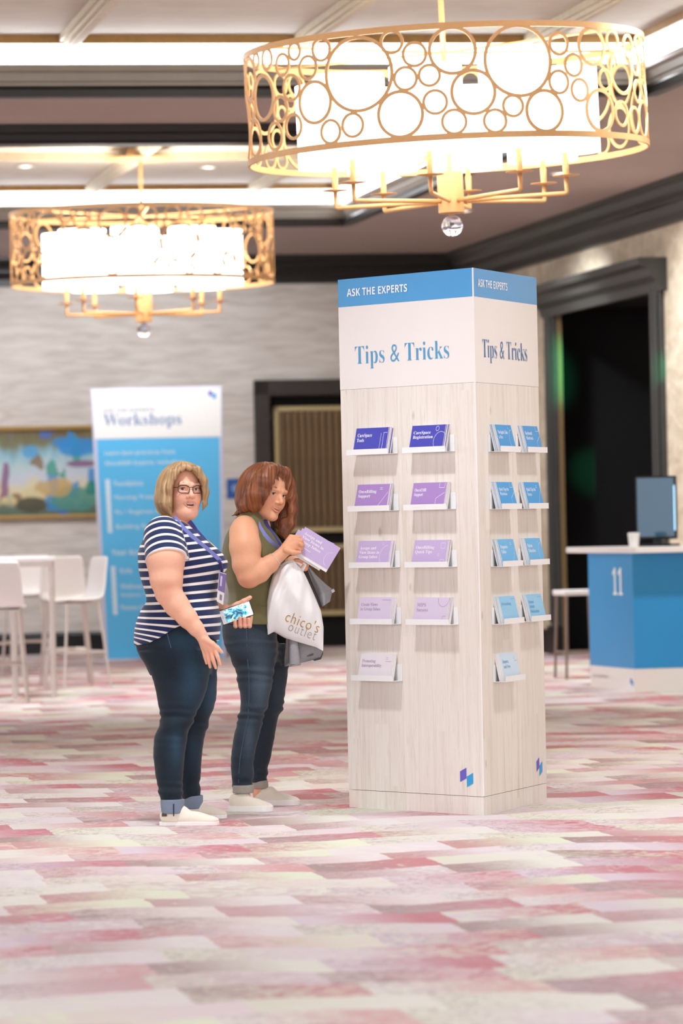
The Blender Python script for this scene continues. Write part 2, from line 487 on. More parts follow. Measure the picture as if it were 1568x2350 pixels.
# ------------------------------------------------------------------ ceiling: soffits, two trays with beams, lit coves
ce = MB()
T = .5
ce.box((U_LEFT, V_T1, Z_SOF), (U_RIGHT + .25, V_BULK + .3, Z_SOF + T))
ce.box((U_LEFT, V_T2, Z_SOF), (U_RIGHT + .25, V_BACK + .2, Z_SOF + T))
ce.box((U_TRAY, V_BULK + .3, Z_SOF), (U_RIGHT + .25, V_T2, Z_SOF + T))
ce.box((U_TRAY, V_FRONT, Z_SOF), (U_RIGHT + .25, V_T1, Z_SOF + T))
ce.box((U_LEFT, V_BULK + .3, Z_SOF), (U_LEFT + 1, V_T2, Z_SOF + T))
ceil = structure(room(ce, 'ceiling', M_mauve), 'mauve grey ceiling soffits around two trays')
for k, (va, vb) in enumerate(((V_FRONT, V_T1), (V_BULK + .3, V_T2))):
    room(MB().box((U_LEFT, va, Z_TRAY), (U_TRAY + .05, vb + .05, Z_TRAY + .1)), 'tray_panel', M_cream, ceil)
    u_ref, _ = on_v(*((155, 84) if k == 0 else (208, 427)), (V_T1 if k == 0 else V_T2))
    i = -6
    while i < 6:
        uu = u_ref + i * 1.57; i += 1
        if uu > U_TRAY - .2 or uu < U_LEFT: continue
        b_ = MB()
        b_.box((uu - .075, va + .3, Z_TRAY - .045), (uu + .075, vb - .16, Z_TRAY)).box((uu - .05, va + .3, Z_TRAY - .075), (uu + .05, vb - .16, Z_TRAY - .045))
        b_.box((uu - .022, va + .3, Z_TRAY - .09), (uu + .022, vb - .16, Z_TRAY - .075))
        room(b_, 'beam', M_beam, ceil)
    vv_ = vb - 3.6
    while vv_ > va + 1:
        b_ = MB().box((U_LEFT, vv_ - .075, Z_TRAY - .043), (U_TRAY - .1, vv_ + .075, Z_TRAY)).box((U_LEFT, vv_ - .05, Z_TRAY - .07), (U_TRAY - .1, vv_ + .05, Z_TRAY - .043))
        room(b_, 'beam', M_beam, ceil); vv_ -= 3.6
    # perimeter gold moulding, cove strip, grey crown, dark lip on the far and the right side
    room(MB().box((U_LEFT, vb - .16, Z_TRAY - .055), (U_TRAY - .16, vb - .02, Z_TRAY)).box((U_TRAY - .16, va, Z_TRAY - .055), (U_TRAY - .02, vb - .02, Z_TRAY)), 'tray_border', M_goldtrim, ceil)
    room(MB().box((U_LEFT, vb - .012, Z_TRAY - .17), (U_TRAY, vb - .002, Z_TRAY - .004)).box((U_TRAY - .012, va, Z_TRAY - .17), (U_TRAY - .002, vb, Z_TRAY - .004)), 'cove_light', M_cove, ceil)
    pr = [(0, Z_TRAY - .17), (-.07, Z_TRAY - .185), (-.08, Z_TRAY - .225), (-.05, Z_TRAY - .24), (-.045, Z_TRAY - .29), (-.03, Z_TRAY - .30), (-.03, Z_TRAY - .325), (0, Z_TRAY - .325)]
    cg = MB().sweep([(vb + p, q) for p, q in pr], 'u', U_LEFT, U_TRAY - .0)
    cg.sweep([(U_TRAY + p, q) for p, q in pr], 'v', va, vb)
    room(cg, 'crown_moulding', M_grey, ceil)
    pr = [(0, Z_TRAY - .325), (-.04, Z_TRAY - .325), (-.055, Z_TRAY - .35), (-.05, Z_TRAY - .395), (-.02, Z_TRAY - .402), (0.03, Z_TRAY - .402), (.03, Z_TRAY - .39), (0, Z_TRAY - .39)]
    cd = MB().sweep([(vb + p, q) for p, q in pr], 'u', U_LEFT, U_TRAY)
    cd.sweep([(U_TRAY + p, q) for p, q in pr], 'v', va, vb)
    room(cd, 'lip_moulding', M_dark, ceil)
# dark bulkhead between the trays
bk = MB().sweep([(V_BULK, Z_SOF), (V_BULK, Z_SOF - .05), (V_BULK + .03, Z_SOF - .07), (V_BULK + .03, Z_SOF - .11), (V_BULK + .05, Z_SOF - .135), (V_BULK + .3, Z_SOF - .135), (V_BULK + .3, Z_SOF)], 'u', U_LEFT, U_TRAY)
room(bk, 'bulkhead', M_dark, ceil)

# wall cornices
CP = [(0, 0), (-.24, 0), (-.24, -.03), (-.20, -.05), (-.17, -.10), (-.12, -.13), (-.12, -.155), (-.08, -.165), (-.05, -.225), (-.05, -.29), (0, -.30)]
structure(room(MB().sweep([(V_BACK + p, Z_SOF + q) for p, q in CP], 'u', U_LEFT, U_RIGHT), 'trim_1', M_dark), 'dark stepped cornice on the back wall')
structure(room(MB().sweep([(U_RIGHT + p, Z_SOF + q * 1.15) for p, q in CP], 'v', V_FRONT + 8, V_BACK), 'trim_2', M_darkg), 'charcoal stepped cornice on the side wall')
BP = [(0, 0), (-.03, 0), (-.03, .2), (-.015, .23), (0, .23)]
structure(room(MB().sweep([(V_BACK + p, q) for p, q in BP], 'u', U_LEFT, bd_u0 - .02).sweep([(V_BACK + p, q) for p, q in BP], 'u', bd_u1, U_RIGHT), 'baseboard_back', M_dark), 'dark baseboard on the back wall')
structure(room(MB().sweep([(U_RIGHT + p, q) for p, q in BP], 'v', rd_v1 + .25, V_BACK).sweep([(U_RIGHT + p, q) for p, q in BP], 'v', V_FRONT + 8, rd_v0 - .25), 'baseboard_right', M_dark), 'dark baseboard on the side wall')

# ------------------------------------------------------------------ back door (dark frame, gold-edged panels)
M_slat = mat('walnut_door_slat', '#7d6246', .5, var=.25, scale=6, stretch=(6, 6, .6))
M_brass = mat('pale_brass', '#cdb98a', .35, metal=.35, var=.06)
M_frame = mat('door_frame_brown', '#3a3330', .45, var=.1, scale=8)
dr = thing('door_1', 'dark framed door with gold-edged slatted walnut panels', 'door', (0, 0, 0)); dr.rotation_euler.z = TH
del dr['category']; dr['kind'] = 'structure'
fw = .17
room(MB().box((bd_u0, V_BACK - .06, 0), (bd_u0 + fw, V_BACK + .2, bd_z1)).box((bd_u0, V_BACK - .06, bd_z1 - fw), (bd_u1, V_BACK + .2, bd_z1))
     .box((bd_u1 - fw, V_BACK - .06, 0), (bd_u1, V_BACK + .2, bd_z1)), 'door_frame', M_frame, dr, bevel=.012)
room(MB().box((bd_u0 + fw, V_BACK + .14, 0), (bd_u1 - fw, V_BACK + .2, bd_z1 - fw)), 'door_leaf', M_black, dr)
room(MB().box((bd_u0 + fw + .02, V_BACK + .08, 2.46), (bd_u0 + fw + .12, V_BACK + .14, 2.5)), 'door_closer', M_frame, dr)


def dz(py): return on_v(690, py, V_BACK + .1)[1]


def du(px): return on_v(px, 1150, V_BACK + .1)[0]


gx0, gx1 = du(632), bd_u1 - fw - .1
for (ya, yb) in ((932, 1222), (1250, 1414)):
    za, zb = dz(yb), dz(ya); e = .055
    fr = MB().box((gx0, V_BACK + .07, za), (gx0 + e, V_BACK + .14, zb)).box((gx1 - e, V_BACK + .07, za), (gx1, V_BACK + .14, zb))
    fr.box((gx0, V_BACK + .07, zb - e), (gx1, V_BACK + .14, zb)).box((gx0, V_BACK + .07, za), (gx1, V_BACK + .14, za + e))
    room(fr, 'panel_frame', M_brass, dr, bevel=.008)
    k = 0; x = gx0 + e
    sw = .075
    sm = None
    while x < gx1 - e - .01:
        if sm is None:
            sm = MB().sweep([(V_BACK + .14, 0), (V_BACK + .125, 0), (V_BACK + .10, .02), (V_BACK + .095, sw / 2), (V_BACK + .10, sw - .02), (V_BACK + .125, sw), (V_BACK + .14, sw)], 'u', 0, 1)
            sm.v = [(q, p, t) for (t, p, q) in sm.v]
            sm.v = [(a, b_, c * (zb - za - 2 * e)) for a, b_, c in sm.v]
            sme = sm.mesh('slat', False, (M_slat,))
        o = link('slat', sme, dr); o.location = (x, 0, za + e); x += sw

# ------------------------------------------------------------------ right doorway surround
d2 = thing('door_2', 'dark doorway with heavy charcoal crown and pilasters', 'door'); d2.rotation_euler.z = TH
del d2['category']; d2['kind'] = 'structure'
for va, vb in ((rd_v0 - .3, rd_v0), (rd_v1, rd_v1 + .3)):
    j = MB().box((U_RIGHT - .05, va, 0), (U_RIGHT + .05, vb, rd_z1)).box((U_RIGHT - .075, va + .04, .3), (U_RIGHT - .05, va + .12, rd_z1)).box((U_RIGHT - .075, vb - .12, .3), (U_RIGHT - .05, vb - .04, rd_z1))
    room(j, 'pilaster', M_darkg, d2, bevel=.012)
    room(MB().box((U_RIGHT - .09, va - .02, 0), (U_RIGHT + .04, vb + .02, .28)), 'plinth_block', M_dark, d2, bevel=.015)
M_goldedge = mat('gilt_door_edge', '#8f7650', .4, metal=.3)
room(MB().box((U_RIGHT + .0, rd_v1 - .03, 0), (U_RIGHT + .04, rd_v1 - .001, rd_z1)), 'jamb', M_goldedge, d2)
CR = [(U_RIGHT, rd_z1 - .10), (U_RIGHT - .06, rd_z1 - .10), (U_RIGHT - .08, rd_z1 - .02), (U_RIGHT - .14, rd_z1 + .03), (U_RIGHT - .16, rd_z1 + .10), (U_RIGHT - .24, rd_z1 + .13), (U_RIGHT - .26, rd_z1 + .19), (U_RIGHT, rd_z1 + .19)]
room(MB().sweep(CR, 'v', rd_v0 - .42, rd_v1 + .42), 'crown', M_darkg, d2)


# green accent spotlight on the soffit; it catches the mouldings round the doorway
gp = r2w(7.9, 27.0, Z_SOF - .12)
gs = thing('ceiling_spotlight', 'green accent spotlight fixed under the soffit near the side wall', 'spotlight', gp, TH)
MB().lathe([(.03, 0), (.045, .01), (.045, .09), (.03, .1)], seg=20).build('lamp_head', M_dark, gs, smooth=True)
MB().tube([(0, 0, .1), (0, 0, .12)], .012).build('ceiling_mount', M_dark, gs)
for tgt, e_, sz in ((r2w(U_RIGHT - .1, rd_v1 + .15, 2.75), 5000, 4.0), (r2w(U_RIGHT - .2, 37.6, 4.05), 2500, 2.2), (r2w(U_RIGHT - .1, rd_v0 - .12, 2.6), 3500, 2.6)):
    ld = bpy.data.lights.new('green_beam', 'SPOT'); ld.energy = e_; ld.color = (.03, 1.0, .42); ld.spot_size = math.radians(sz); ld.spot_blend = 1.0; ld.shadow_soft_size = .02
    lo_ = bpy.data.objects.new('green_beam', ld); COL.objects.link(lo_); lo_.parent = gs
    loc = V((0, 0, -.02)); lo_.location = loc
    d_ = Matrix.Rotation(-TH, 3, 'Z') @ (tgt - gp - loc)
    lo_.rotation_euler = d_.to_track_quat('-Z', 'Y').to_euler()

# ------------------------------------------------------------------ display tower (three-sided)
def wood_print():
    m, nt, b = nodes_of('whitewashed_plank_print')
    at_ = N(nt, 'ShaderNodeAttribute', attribute_name='facecoord')
    sep = N(nt, 'ShaderNodeSeparateXYZ'); L(nt, at_.outputs['Vector'], sep.inputs[0])
    s, z = sep.outputs[0], sep.outputs[1]
    pl = math_(nt, 'FLOOR', math_(nt, 'DIVIDE', s, .105))
    wn = N(nt, 'ShaderNodeTexWhiteNoise', noise_dimensions='1D'); L(nt, pl, wn.inputs['W'])
    row = math_(nt, 'FLOOR', math_(nt, 'ADD', math_(nt, 'DIVIDE', z, 1.3), math_(nt, 'MULTIPLY', wn.outputs[0], 3)))
    cb = N(nt, 'ShaderNodeCombineXYZ'); L(nt, pl, cb.inputs[0]); L(nt, row, cb.inputs[1])
    wn2 = N(nt, 'ShaderNodeTexWhiteNoise', noise_dimensions='3D'); L(nt, cb.outputs[0], wn2.inputs['Vector'])
    off = N(nt, 'ShaderNodeVectorMath', operation='SCALE'); L(nt, wn2.outputs['Color'], off.inputs[0]); off.inputs['Scale'].default_value = 7
    ad = N(nt, 'ShaderNodeVectorMath', operation='ADD'); L(nt, at_.outputs['Vector'], ad.inputs[0]); L(nt, off.outputs[0], ad.inputs[1])
    mp = N(nt, 'ShaderNodeMapping'); mp.inputs['Scale'].default_value = (38, 2.2, 1); L(nt, ad.outputs[0], mp.inputs[0])
    n1 = N(nt, 'ShaderNodeTexNoise', i_Scale=1.0, i_Detail=7.0, i_Roughness=.65, i_Distortion=.5); L(nt, mp.outputs[0], n1.inputs['Vector'])
    mp2 = N(nt, 'ShaderNodeMapping'); mp2.inputs['Scale'].default_value = (150, 9, 1); L(nt, ad.outputs[0], mp2.inputs[0])
    n2 = N(nt, 'ShaderNodeTexNoise', i_Scale=1.0, i_Detail=5.0); L(nt, mp2.outputs[0], n2.inputs['Vector'])
    base = ramp(nt, n1.outputs[0], [(.20, lin('#cdb9a4')), (.32, lin('#e4d7c8')), (.45, lin('#f0e6db')), (.75, lin('#f7efe6'))])
    c1 = mixc(nt, math_(nt, 'MULTIPLY', ramp(nt, n2.outputs[0], [(.58, (0, 0, 0, 1)), (.75, (1, 1, 1, 1))]), .35), base, lin('#b39d88'))
    tone = mixc(nt, math_(nt, 'MULTIPLY', wn2.outputs['Value'], .22), c1, lin('#d6c8b9'))
    # knots
    mpk = N(nt, 'ShaderNodeMapping'); mpk.inputs['Scale'].default_value = (5.0, 2.6, 1); L(nt, at_.outputs['Vector'], mpk.inputs[0])
    vk = N(nt, 'ShaderNodeTexVoronoi', i_Scale=1.0, i_Randomness=1.0); L(nt, mpk.outputs[0], vk.inputs['Vector'])
    kn = ramp(nt, vk.outputs['Distance'], [(.03, (1, 1, 1, 1)), (.075, (0, 0, 0, 1))])
    tone = mixc(nt, math_(nt, 'MULTIPLY', kn, .5), tone, lin('#a08a78'))
    fr = math_(nt, 'FRACT', math_(nt, 'DIVIDE', s, .105))
    seam = ramp(nt, fr, [(.0, (1, 1, 1, 1)), (.022, (0, 0, 0, 1))])
    tone = mixc(nt, math_(nt, 'MULTIPLY', seam, .45), tone, lin('#a8937f'))
    L(nt, tone, b.inputs['Base Color'])
    b.inputs['Roughness'].default_value = .42
    bp = N(nt, 'ShaderNodeBump', i_Strength=.12, i_Distance=.002); L(nt, n1.outputs[0], bp.inputs['Height']); L(nt, bp.outputs[0], b.inputs['Normal'])
    return m


M_wood = wood_print()
M_blue = mat('kiosk_blue_print', '#3f9ad6', .32, var=.03, scale=3)
M_blank = mat('kiosk_white_print', '#f1e8e2', .3, var=.015, scale=2)
M_wtext = mat('white_lettering', '#ffffff', .5)
M_btext = mat('blue_lettering', '#4f9fd0', .5)
M_ntext = mat('navy_lettering', '#5b7fb0', .5)
M_tray = mat('white_powder_coat', '#f6f3f1', .35, var=.01)
M_lpurple = mat('logo_purple', '#6a5cc4', .4)
M_lblue = mat('logo_blue', '#2f9fdc', .4)

k_near, k_left, k_right = ground(1114, 1872.5), ground(807.6, 1850), ground(1249, 1839)
kc = (k_near + k_left + k_right) / 3
kdir = (k_near - kc).normalized()
K_SIDE, K_H = .955, 2.485
kr = K_SIDE / math.sqrt(3)
ang = math.atan2(kdir.y, kdir.x)
kv = [V((math.cos(ang + a) * kr, math.sin(ang + a) * kr, 0)) for a in (0, -2 * math.pi / 3, 2 * math.pi / 3)]
kv = [kv[0]] + sorted(kv[1:], key=lambda p: p.x)          # near, left, right
tower = thing('display_tower', 'tall three-sided brochure tower with blue header and whitewashed plank print', 'display stand', (kc.x, kc.y, 0))


def tri_wall(z0, z1, grow=0.0):
    """Three-sided shell with per-face print coordinates."""
    pts = [p * (1 + grow / (kr / 2)) for p in (kv[1], kv[0], kv[2])]
    mb = MB().prism([(p.x, p.y) for p in pts], z0, z1)
    me_fs = mb.f
    fc = {}
    return mb, pts


def face_attr(o, pts):
    me = o.data
    a = me.attributes.new('facecoord', 'FLOAT_VECTOR', 'CORNER')
    vals = []
    for p in me.polygons:
        n = p.normal
        for li in p.loop_indices:
            c = me.vertices[me.loops[li].vertex_index].co
            if abs(n.z) > .9: vals += [c.x, c.y, 0]
            else:
                t = V((-n.y, n.x, 0)); vals += [c.dot(t) + 3.1 * round(math.degrees(math.atan2(n.y, n.x))), c.z, 0]
    a.data.foreach_set('vector', vals)


mb, pts = tri_wall(.085, 1.965); o = mb.build('plank_panel', M_wood, tower); face_attr(o, pts)
mb, pts = tri_wall(0, .083, -.001); o = mb.build('plinth', M_wood, tower); face_attr(o, pts)
mb, pts = tri_wall(1.966, 2.355, .0008); mb.build('header_panel', M_blank, tower)
mb, pts = tri_wall(2.3555, K_H, .0008); mb.build('header_band', M_blue, tower)
mb = MB().tube([kv[0] * 1.001 + V((0, 0, .09)), kv[0] * 1.001 + V((0, 0, K_H))], .0035, 8)
mb.build('corner_strip', mat('corner_strip_white', '#f0ece8', .35), tower)


class Face:
    def __init__(self, a, b):
        self.o = a.copy(); self.t = (b - a).normalized(); self.len = (b - a).length
        self.n = V((self.t.y, -self.t.x, 0))

    def p(self, s, z, off=0.0): return self.o + self.t * s + self.n * off + V((0, 0, z))


FL, FR = Face(kv[1], kv[0]), Face(kv[0], kv[2])
for F_, mt in ((FL, M_btext), (FR, M_ntext)):
    w = F_.len
    lettering(boldsans('ASK THE EXPERTS'), M_wtext, tower, F_.p(.068 * w, 2.402, .002), F_.t, (0, 0, 1), width=.455 * w, height=.036)
    lettering(serif('Tips') + ' & ' + serif('Tricks'), mt, tower, F_.p(.12 * w, 2.058, .002), F_.t, (0, 0, 1), width=.70 * w, height=.108, thin=-.012)
    # two-piece logo near the foot
    s0, z0 = .835 * w, .125
    for i, (ds, dz0, mm) in enumerate(((0, .022, M_lpurple), (.046, 0, M_lblue))):
        q = MB(); e = .043
        P = [F_.p(s0 + ds, z0 + dz0, .0008), F_.p(s0 + ds + e, z0 + dz0 + .018, .0008), F_.p(s0 + ds + e, z0 + dz0 + .066, .0008), F_.p(s0 + ds, z0 + dz0 + .048, .0008)]
        P2 = [p + F_.n * .0008 for p in P]
        q.add(P + P2, [(0, 1, 2, 3), (4, 5, 6, 7), (0, 4, 5, 1), (1, 5, 6, 2), (2, 6, 7, 3), (3, 7, 4, 0)])
        q.build('logo_piece', mm, tower)

# trays and the brochures in them
ROWZ = [1.655 - .2635 * k for k in range(5)]
TRAY_D, TRAY_W = .062, .30
M_paper = mat('paper_edge', '#f4f1ee', .6, var=.02, scale=200)
COVL = ['#4b4cb6', '#b08ccb', '#c9b3dc', '#dccde3', '#ece3e8']
COVR = ['#2f97d8', '#2f9fe0', '#62b6e8', '#93cdee', '#cfe2f0']
CNAME_L = ['indigo', 'mid lilac', 'light lilac', 'very pale lilac', 'pinkish white']
CNAME_R = ['strong blue', 'bright blue', 'light blue', 'pale sky blue', 'bluish white']
ORD = ['top', 'second', 'third', 'fourth', 'bottom']
TXT = {('L', 0): ['CareSpace\nTools', 'OncoBilling\nSupport', 'Assign and\nView Items in\nGroup Inbox', 'Create Views\nin Group Inbox', 'Promoting\nInteroperability'],
       ('L', 1): ['CareSpace\nRegistration', 'OncoEMR\nSupport', 'OncoBilling\nQuick Tips', 'MIPS\nSuccess'],
       ('R', 0): ['Navigate Like\na Pro', 'Quick Tips for\nPhysicians', 'Diagnosis\nTables', 'ePrescribing', 'Reports\nand Fees'],
       ('R', 1): ['Keyboard\nShortcuts', 'Quick Tips for\nNurses', 'Patient\nEducation', 'Patient\nDetails\nMedications']}
BW, BH = .232, .125
LEAN = math.radians(13)


def outline_art(kind, m, parent, h=.0009):
    """Thin printed line drawing on a cover (cover plane: x right, y up)."""
    q = MB()

    def line(pts, r=.0009, closed=False):
        n = len(pts)
        for i in range(n if closed else n - 1):
            a, b = V(pts[i]), V(pts[(i + 1) % n]); d = (b - a).normalized(); s = V((-d.y, d.x, 0)) * r
            q.add([a - s, b - s, b + s, a + s], [(0, 1, 2, 3)])
    z = h
    W, H = BW, BH

    def P(x, y): return (x * W, y * H, z)

    def circ(x, y, r, a0=0, a1=360): return [(x * W + r * math.cos(math.radians(a)), y * H + r * math.sin(math.radians(a)), z) for a in range(a0, a1 + 1, 12)]
    if kind == 0:
        line([P(.80, .12), P(.80, .78)]); line([P(.985, .80), P(.88, .80), P(.88, .14), P(.985, .14)])
    elif kind == 1:
        line(circ(.78, .86, .011)); line(circ(.90, .38, .045, 40, 330))
    elif kind == 2:
        line([P(.985, .70), P(.66, .06), P(.985, .06)]); line([P(.72, .86), P(.8, .86)]); line([P(.72, .80), P(.8, .80)])
    elif kind == 3:
        line([P(.80, .985), P(.80, .80), P(.96, .80), P(.96, .985)]); line([P(.985, .62), P(.74, .40), P(.74, .13), P(.985, .13)])
    elif kind == 4:
        line(circ(.93, .42, .05, 90, 270)); line([P(.74, .87), P(.76, .87)]); line([P(.78, .85), P(.80, .85)]); line([P(.76, .91), P(.78, .91)])
    elif kind == 5:
        line([P(.82, .68), P(.82, .88), P(.94, .88), P(.94, .68)], closed=True); line([P(.84, .08), P(.84, .26), P(.96, .26), P(.96, .08)], closed=True)
        line([P(.75, .48), P(.8, .48)]); line([P(.75, .42), P(.8, .42)])
    elif kind == 6:
        line([P(.70, .9), P(.97, .9)]); line([P(.70, .16), P(.97, .16)]); line([P(.7, .12), P(.82, .12)])
    elif kind == 7:
        line(circ(.85, .98, .04, 180, 360)); line([P(.88, .08), P(.88, .3), P(.97, .3)])
    else:
        line([P(.80, .86), P(.85, .86)]); line([P(.80, .80), P(.85, .80)]); line([P(.80, .72), P(.97, .72)])
    line([P(.08, .13), P(.42, .13)], .0011)
    return q.build('line_art', m, parent)


def brochure(mat_cov, M, title, m_txt, kind, label, group, th=.004, lines=2, front=True, w=BW, h=BH):
    """One booklet: page block as the root mesh, printed cover, title and line art as parts. Local x right, y up, z to the reader."""
    o = MB().box((0, 0, -th), (w, h, -.0006)).build('brochure', M_paper)
    o.matrix_world = M
    tag(o, label, 'brochure', group)
    MB().box((0, 0, -.0005), (w, h, .0003)).build('cover', mat_cov, o)
    if front:
        nl = title.count('\n') + 1
        lettering('\n'.join(serif(x) for x in title.split('\n')), m_txt, o, (.055 * w / .8, h * (.80 - .165 * nl), .0003), (1, 0, 0), (0, 1, 0),
                  height=h * (.165 * nl - .01), width=min(.62, .05 * max(len(x) for x in title.split('\n'))) * w, name='title')
        outline_art(kind, m_txt, o)
    return o


M_wt2 = mat('soft_white_ink', '#fbf8fa', .5)
M_lt2 = mat('mauve_ink', '#a58fae', .5)
M_bt2 = mat('faded_blue_ink', '#6aa6cf', .5)


def stocked_tray(F_, sd, col, row):
    w = F_.len
    s_mid = ((.27, .69) if sd == 'L' else (.335, .765))[col] * w
    z = ROWZ[row] - (.004 if sd == 'R' else 0)
    s0, s1 = s_mid - TRAY_W / 2, s_mid + TRAY_W / 2
    q = MB(); tk = .0022
    q.obox(F_.p(s0, z, .0005), F_.t * TRAY_W, F_.n * TRAY_D, V((0, 0, tk)))
    q.obox(F_.p(s0, z, .0005), F_.t * TRAY_W, F_.n * tk, V((0, 0, .078)))
    q.obox(F_.p(s0, z, TRAY_D - tk), F_.t * TRAY_W, F_.n * tk, V((0, 0, .026)))
    q.build('tray', M_tray, tower)
    cov = (COVL if sd == 'L' else COVR)[row]
    cn = (CNAME_L if sd == 'L' else CNAME_R)[row]
    mc = mat('cover_' + sd + str(row), cov, .42, var=.02, scale=4)
    mt = M_wt2 if row < 3 else (M_lt2 if sd == 'L' else M_bt2)
    up = (V((0, 0, 1)) * math.cos(LEAN) - F_.n * math.sin(LEAN)).normalized()
    nrm = F_.t.cross(up).normalized()
    where = f"{'front left' if sd == 'L' else 'right-hand'} face of the tower, {'first' if col == 0 else 'second'} column"
    foot = TRAY_D - .010
    nb = 5
    rnd = random.Random(row * 10 + col + (100 if sd == 'R' else 0))
    for i in range(nb):
        thk = .004 if i == 0 else rnd.uniform(.005, .0075)
        jit = 0 if i == 0 else rnd.uniform(-.004, .004)
        a = LEAN if i == 0 else LEAN - rnd.uniform(-.01, .02) * i * .3
        up_i = (V((0, 0, 1)) * math.cos(a) - F_.n * math.sin(a)).normalized(); n_i = F_.t.cross(up_i).normalized()
        org = V((kc.x, kc.y, 0)) + F_.p(s_mid - BW / 2 + jit, z + tk + .0008, foot)
        M = Matrix(((F_.t.x, up_i.x, n_i.x, org.x), (F_.t.y, up_i.y, n_i.y, org.y), (F_.t.z, up_i.z, n_i.z, org.z), (0, 0, 0, 1)))
        foot -= thk + .0006
        if i == 0:
            lab = f'{cn} brochure at the front of the {ORD[row]} tray, {where}'
        else:
            lab = f'{cn} brochure standing behind the front one, {ORD[row]} tray, {where}'
        kd = {('L', 0): [0, 2, 4, 6, 8], ('L', 1): [1, 3, 5, 7], ('R', 0): [4, 3, 2, 6, 8], ('R', 1): [3, 2, 4, 6]}[(sd, col)][row]
        lab = lab.replace('front left face of the tower, ', 'left face, ').replace('right-hand face of the tower, ', 'right face, ')
        brochure(mc, M, TXT[(sd, col)][row], mt, kd, lab, 'brochures in the tower trays' if i == 0 else f"{cn} brochures stacked in the {'first' if col == 0 else 'second'} column, {'left' if sd == 'L' else 'right'} face", thk, front=(i == 0))


for sd, F_ in (('L', FL), ('R', FR)):
    for col in (0, 1):
        for row in range(len(TXT[(sd, col)])):
            stocked_tray(F_, sd, col, row)

# ------------------------------------------------------------------ workshop sign panel by the back wall
M_sblue = mat('sign_blue_print', '#58bdf0', .4, var=.02, scale=1.5)
M_swhite = mat('sign_white_print', '#f6f5f2', .4)
M_sedge = mat('sign_lilac_edge', '#cfd0e6', .4)
M_sgrey = mat('sign_grey_ink', '#a9b4c4', .5)
sg_y = 41.6
P_bl, P_br = at(240, 1512, sg_y), at(519, 1506, sg_y)
P_tl, P_tr = at(207, 893, sg_y), at(510, 885, sg_y)
S0 = (P_bl + P_br) / 2
sign = thing('sign_panel', 'tall white and blue workshop sign panel standing before the back wall', 'sign', (S0.x, S0.y, 0))
zt = (P_tl.z + P_tr.z) / 2


def sq(fx, fz, y=0.0):
    """Point on the slightly tapered panel: fx 0..1 across, fz 0..1 up."""
    x0 = P_bl.x + (P_tl.x - P_bl.x) * fz; x1 = P_br.x + (P_tr.x - P_br.x) * fz
    return V((x0 + (x1 - x0) * fx - S0.x, y, zt * fz))


def slab(x0, x1, z0, z1, y0, y1):
    q = MB(); c = [sq(x0, z0), sq(x1, z0), sq(x1, z1), sq(x0, z1)]
    vs = [(p.x, y0, p.z) for p in c] + [(p.x, y1, p.z) for p in c]
    return q.add(vs, [(0, 1, 2, 3), (7, 6, 5, 4), (0, 4, 5, 1), (1, 5, 6, 2), (2, 6, 7, 3), (3, 7, 4, 0)])


slab(0, 1, 0, 1, 0, .06).build('panel', M_sedge, sign, bevel=.006)
slab(.012, .988, .815, .994, -.003, -.0003).build('white_print', M_swhite, sign)
slab(.03, .972, .004, .812, -.003, -.0003).build('blue_print', M_sblue, sign)
slab(-.0, .35, 0, .012, .06, .4).build('foot', M_darkg, sign)
slab(.65, 1, 0, .012, .06, .4).build('foot', M_darkg, sign)


def stext(s, m, fx, fz, w, h, **k):
    return lettering(s, m, sign, sq(fx, fz, -.0045), (1, 0, 0), (0, 0, 1), width=w * 1.31, height=h, **k)


stext(boldsans('ASK THE EXPERTS'), M_sgrey, .085, .912, .40, .035)
stext(serif('Workshops'), mat('sign_slate_ink', '#7f9cc0', .5), .085, .85, .60, .15)
M_sw = mat('sign_white_ink', '#d6e9f6', .5)
stext(boldsans('Learn best practices from'), M_sw, .085, .750, .54, .055)
stext(boldsans('OncoEMR Experts, including:'), M_sw, .085, .712, .61, .055)
for i, s in enumerate(('Foundations', 'Nursing Treatment', 'Rx / Regimen Build', 'Building Regimens')):
    stext(s, M_sw, .145, .640 - i * .054, (.225, .42, .42, .42)[i], .055, offset=.01)
slab(.08, .115, .468, .665, -.006, -.0035).build('rule', M_sw, sign)
stext(boldsans('Your Access Pass'), M_sw, .1, .385, .42, .055)
for i, s in enumerate(('Skills', 'Wellness', 'Analytics Tools', 'Patient Services')):
    stext(s, M_sw, .155, .318 - i * .045 - (.012 if i == 1 else 0), (.1, .175, .28, .30)[i], .05, offset=.01)
slab(.09, .125, .165, .345, -.006, -.0035).build('rule', M_sw, sign)
for i, (fx, fz, mm) in enumerate(((.895, .965, M_lpurple), (.925, .955, M_lblue))):
    slab(fx, fx + .028, fz, fz + .018, -.006, -.0035).build('logo_piece', mm, sign)

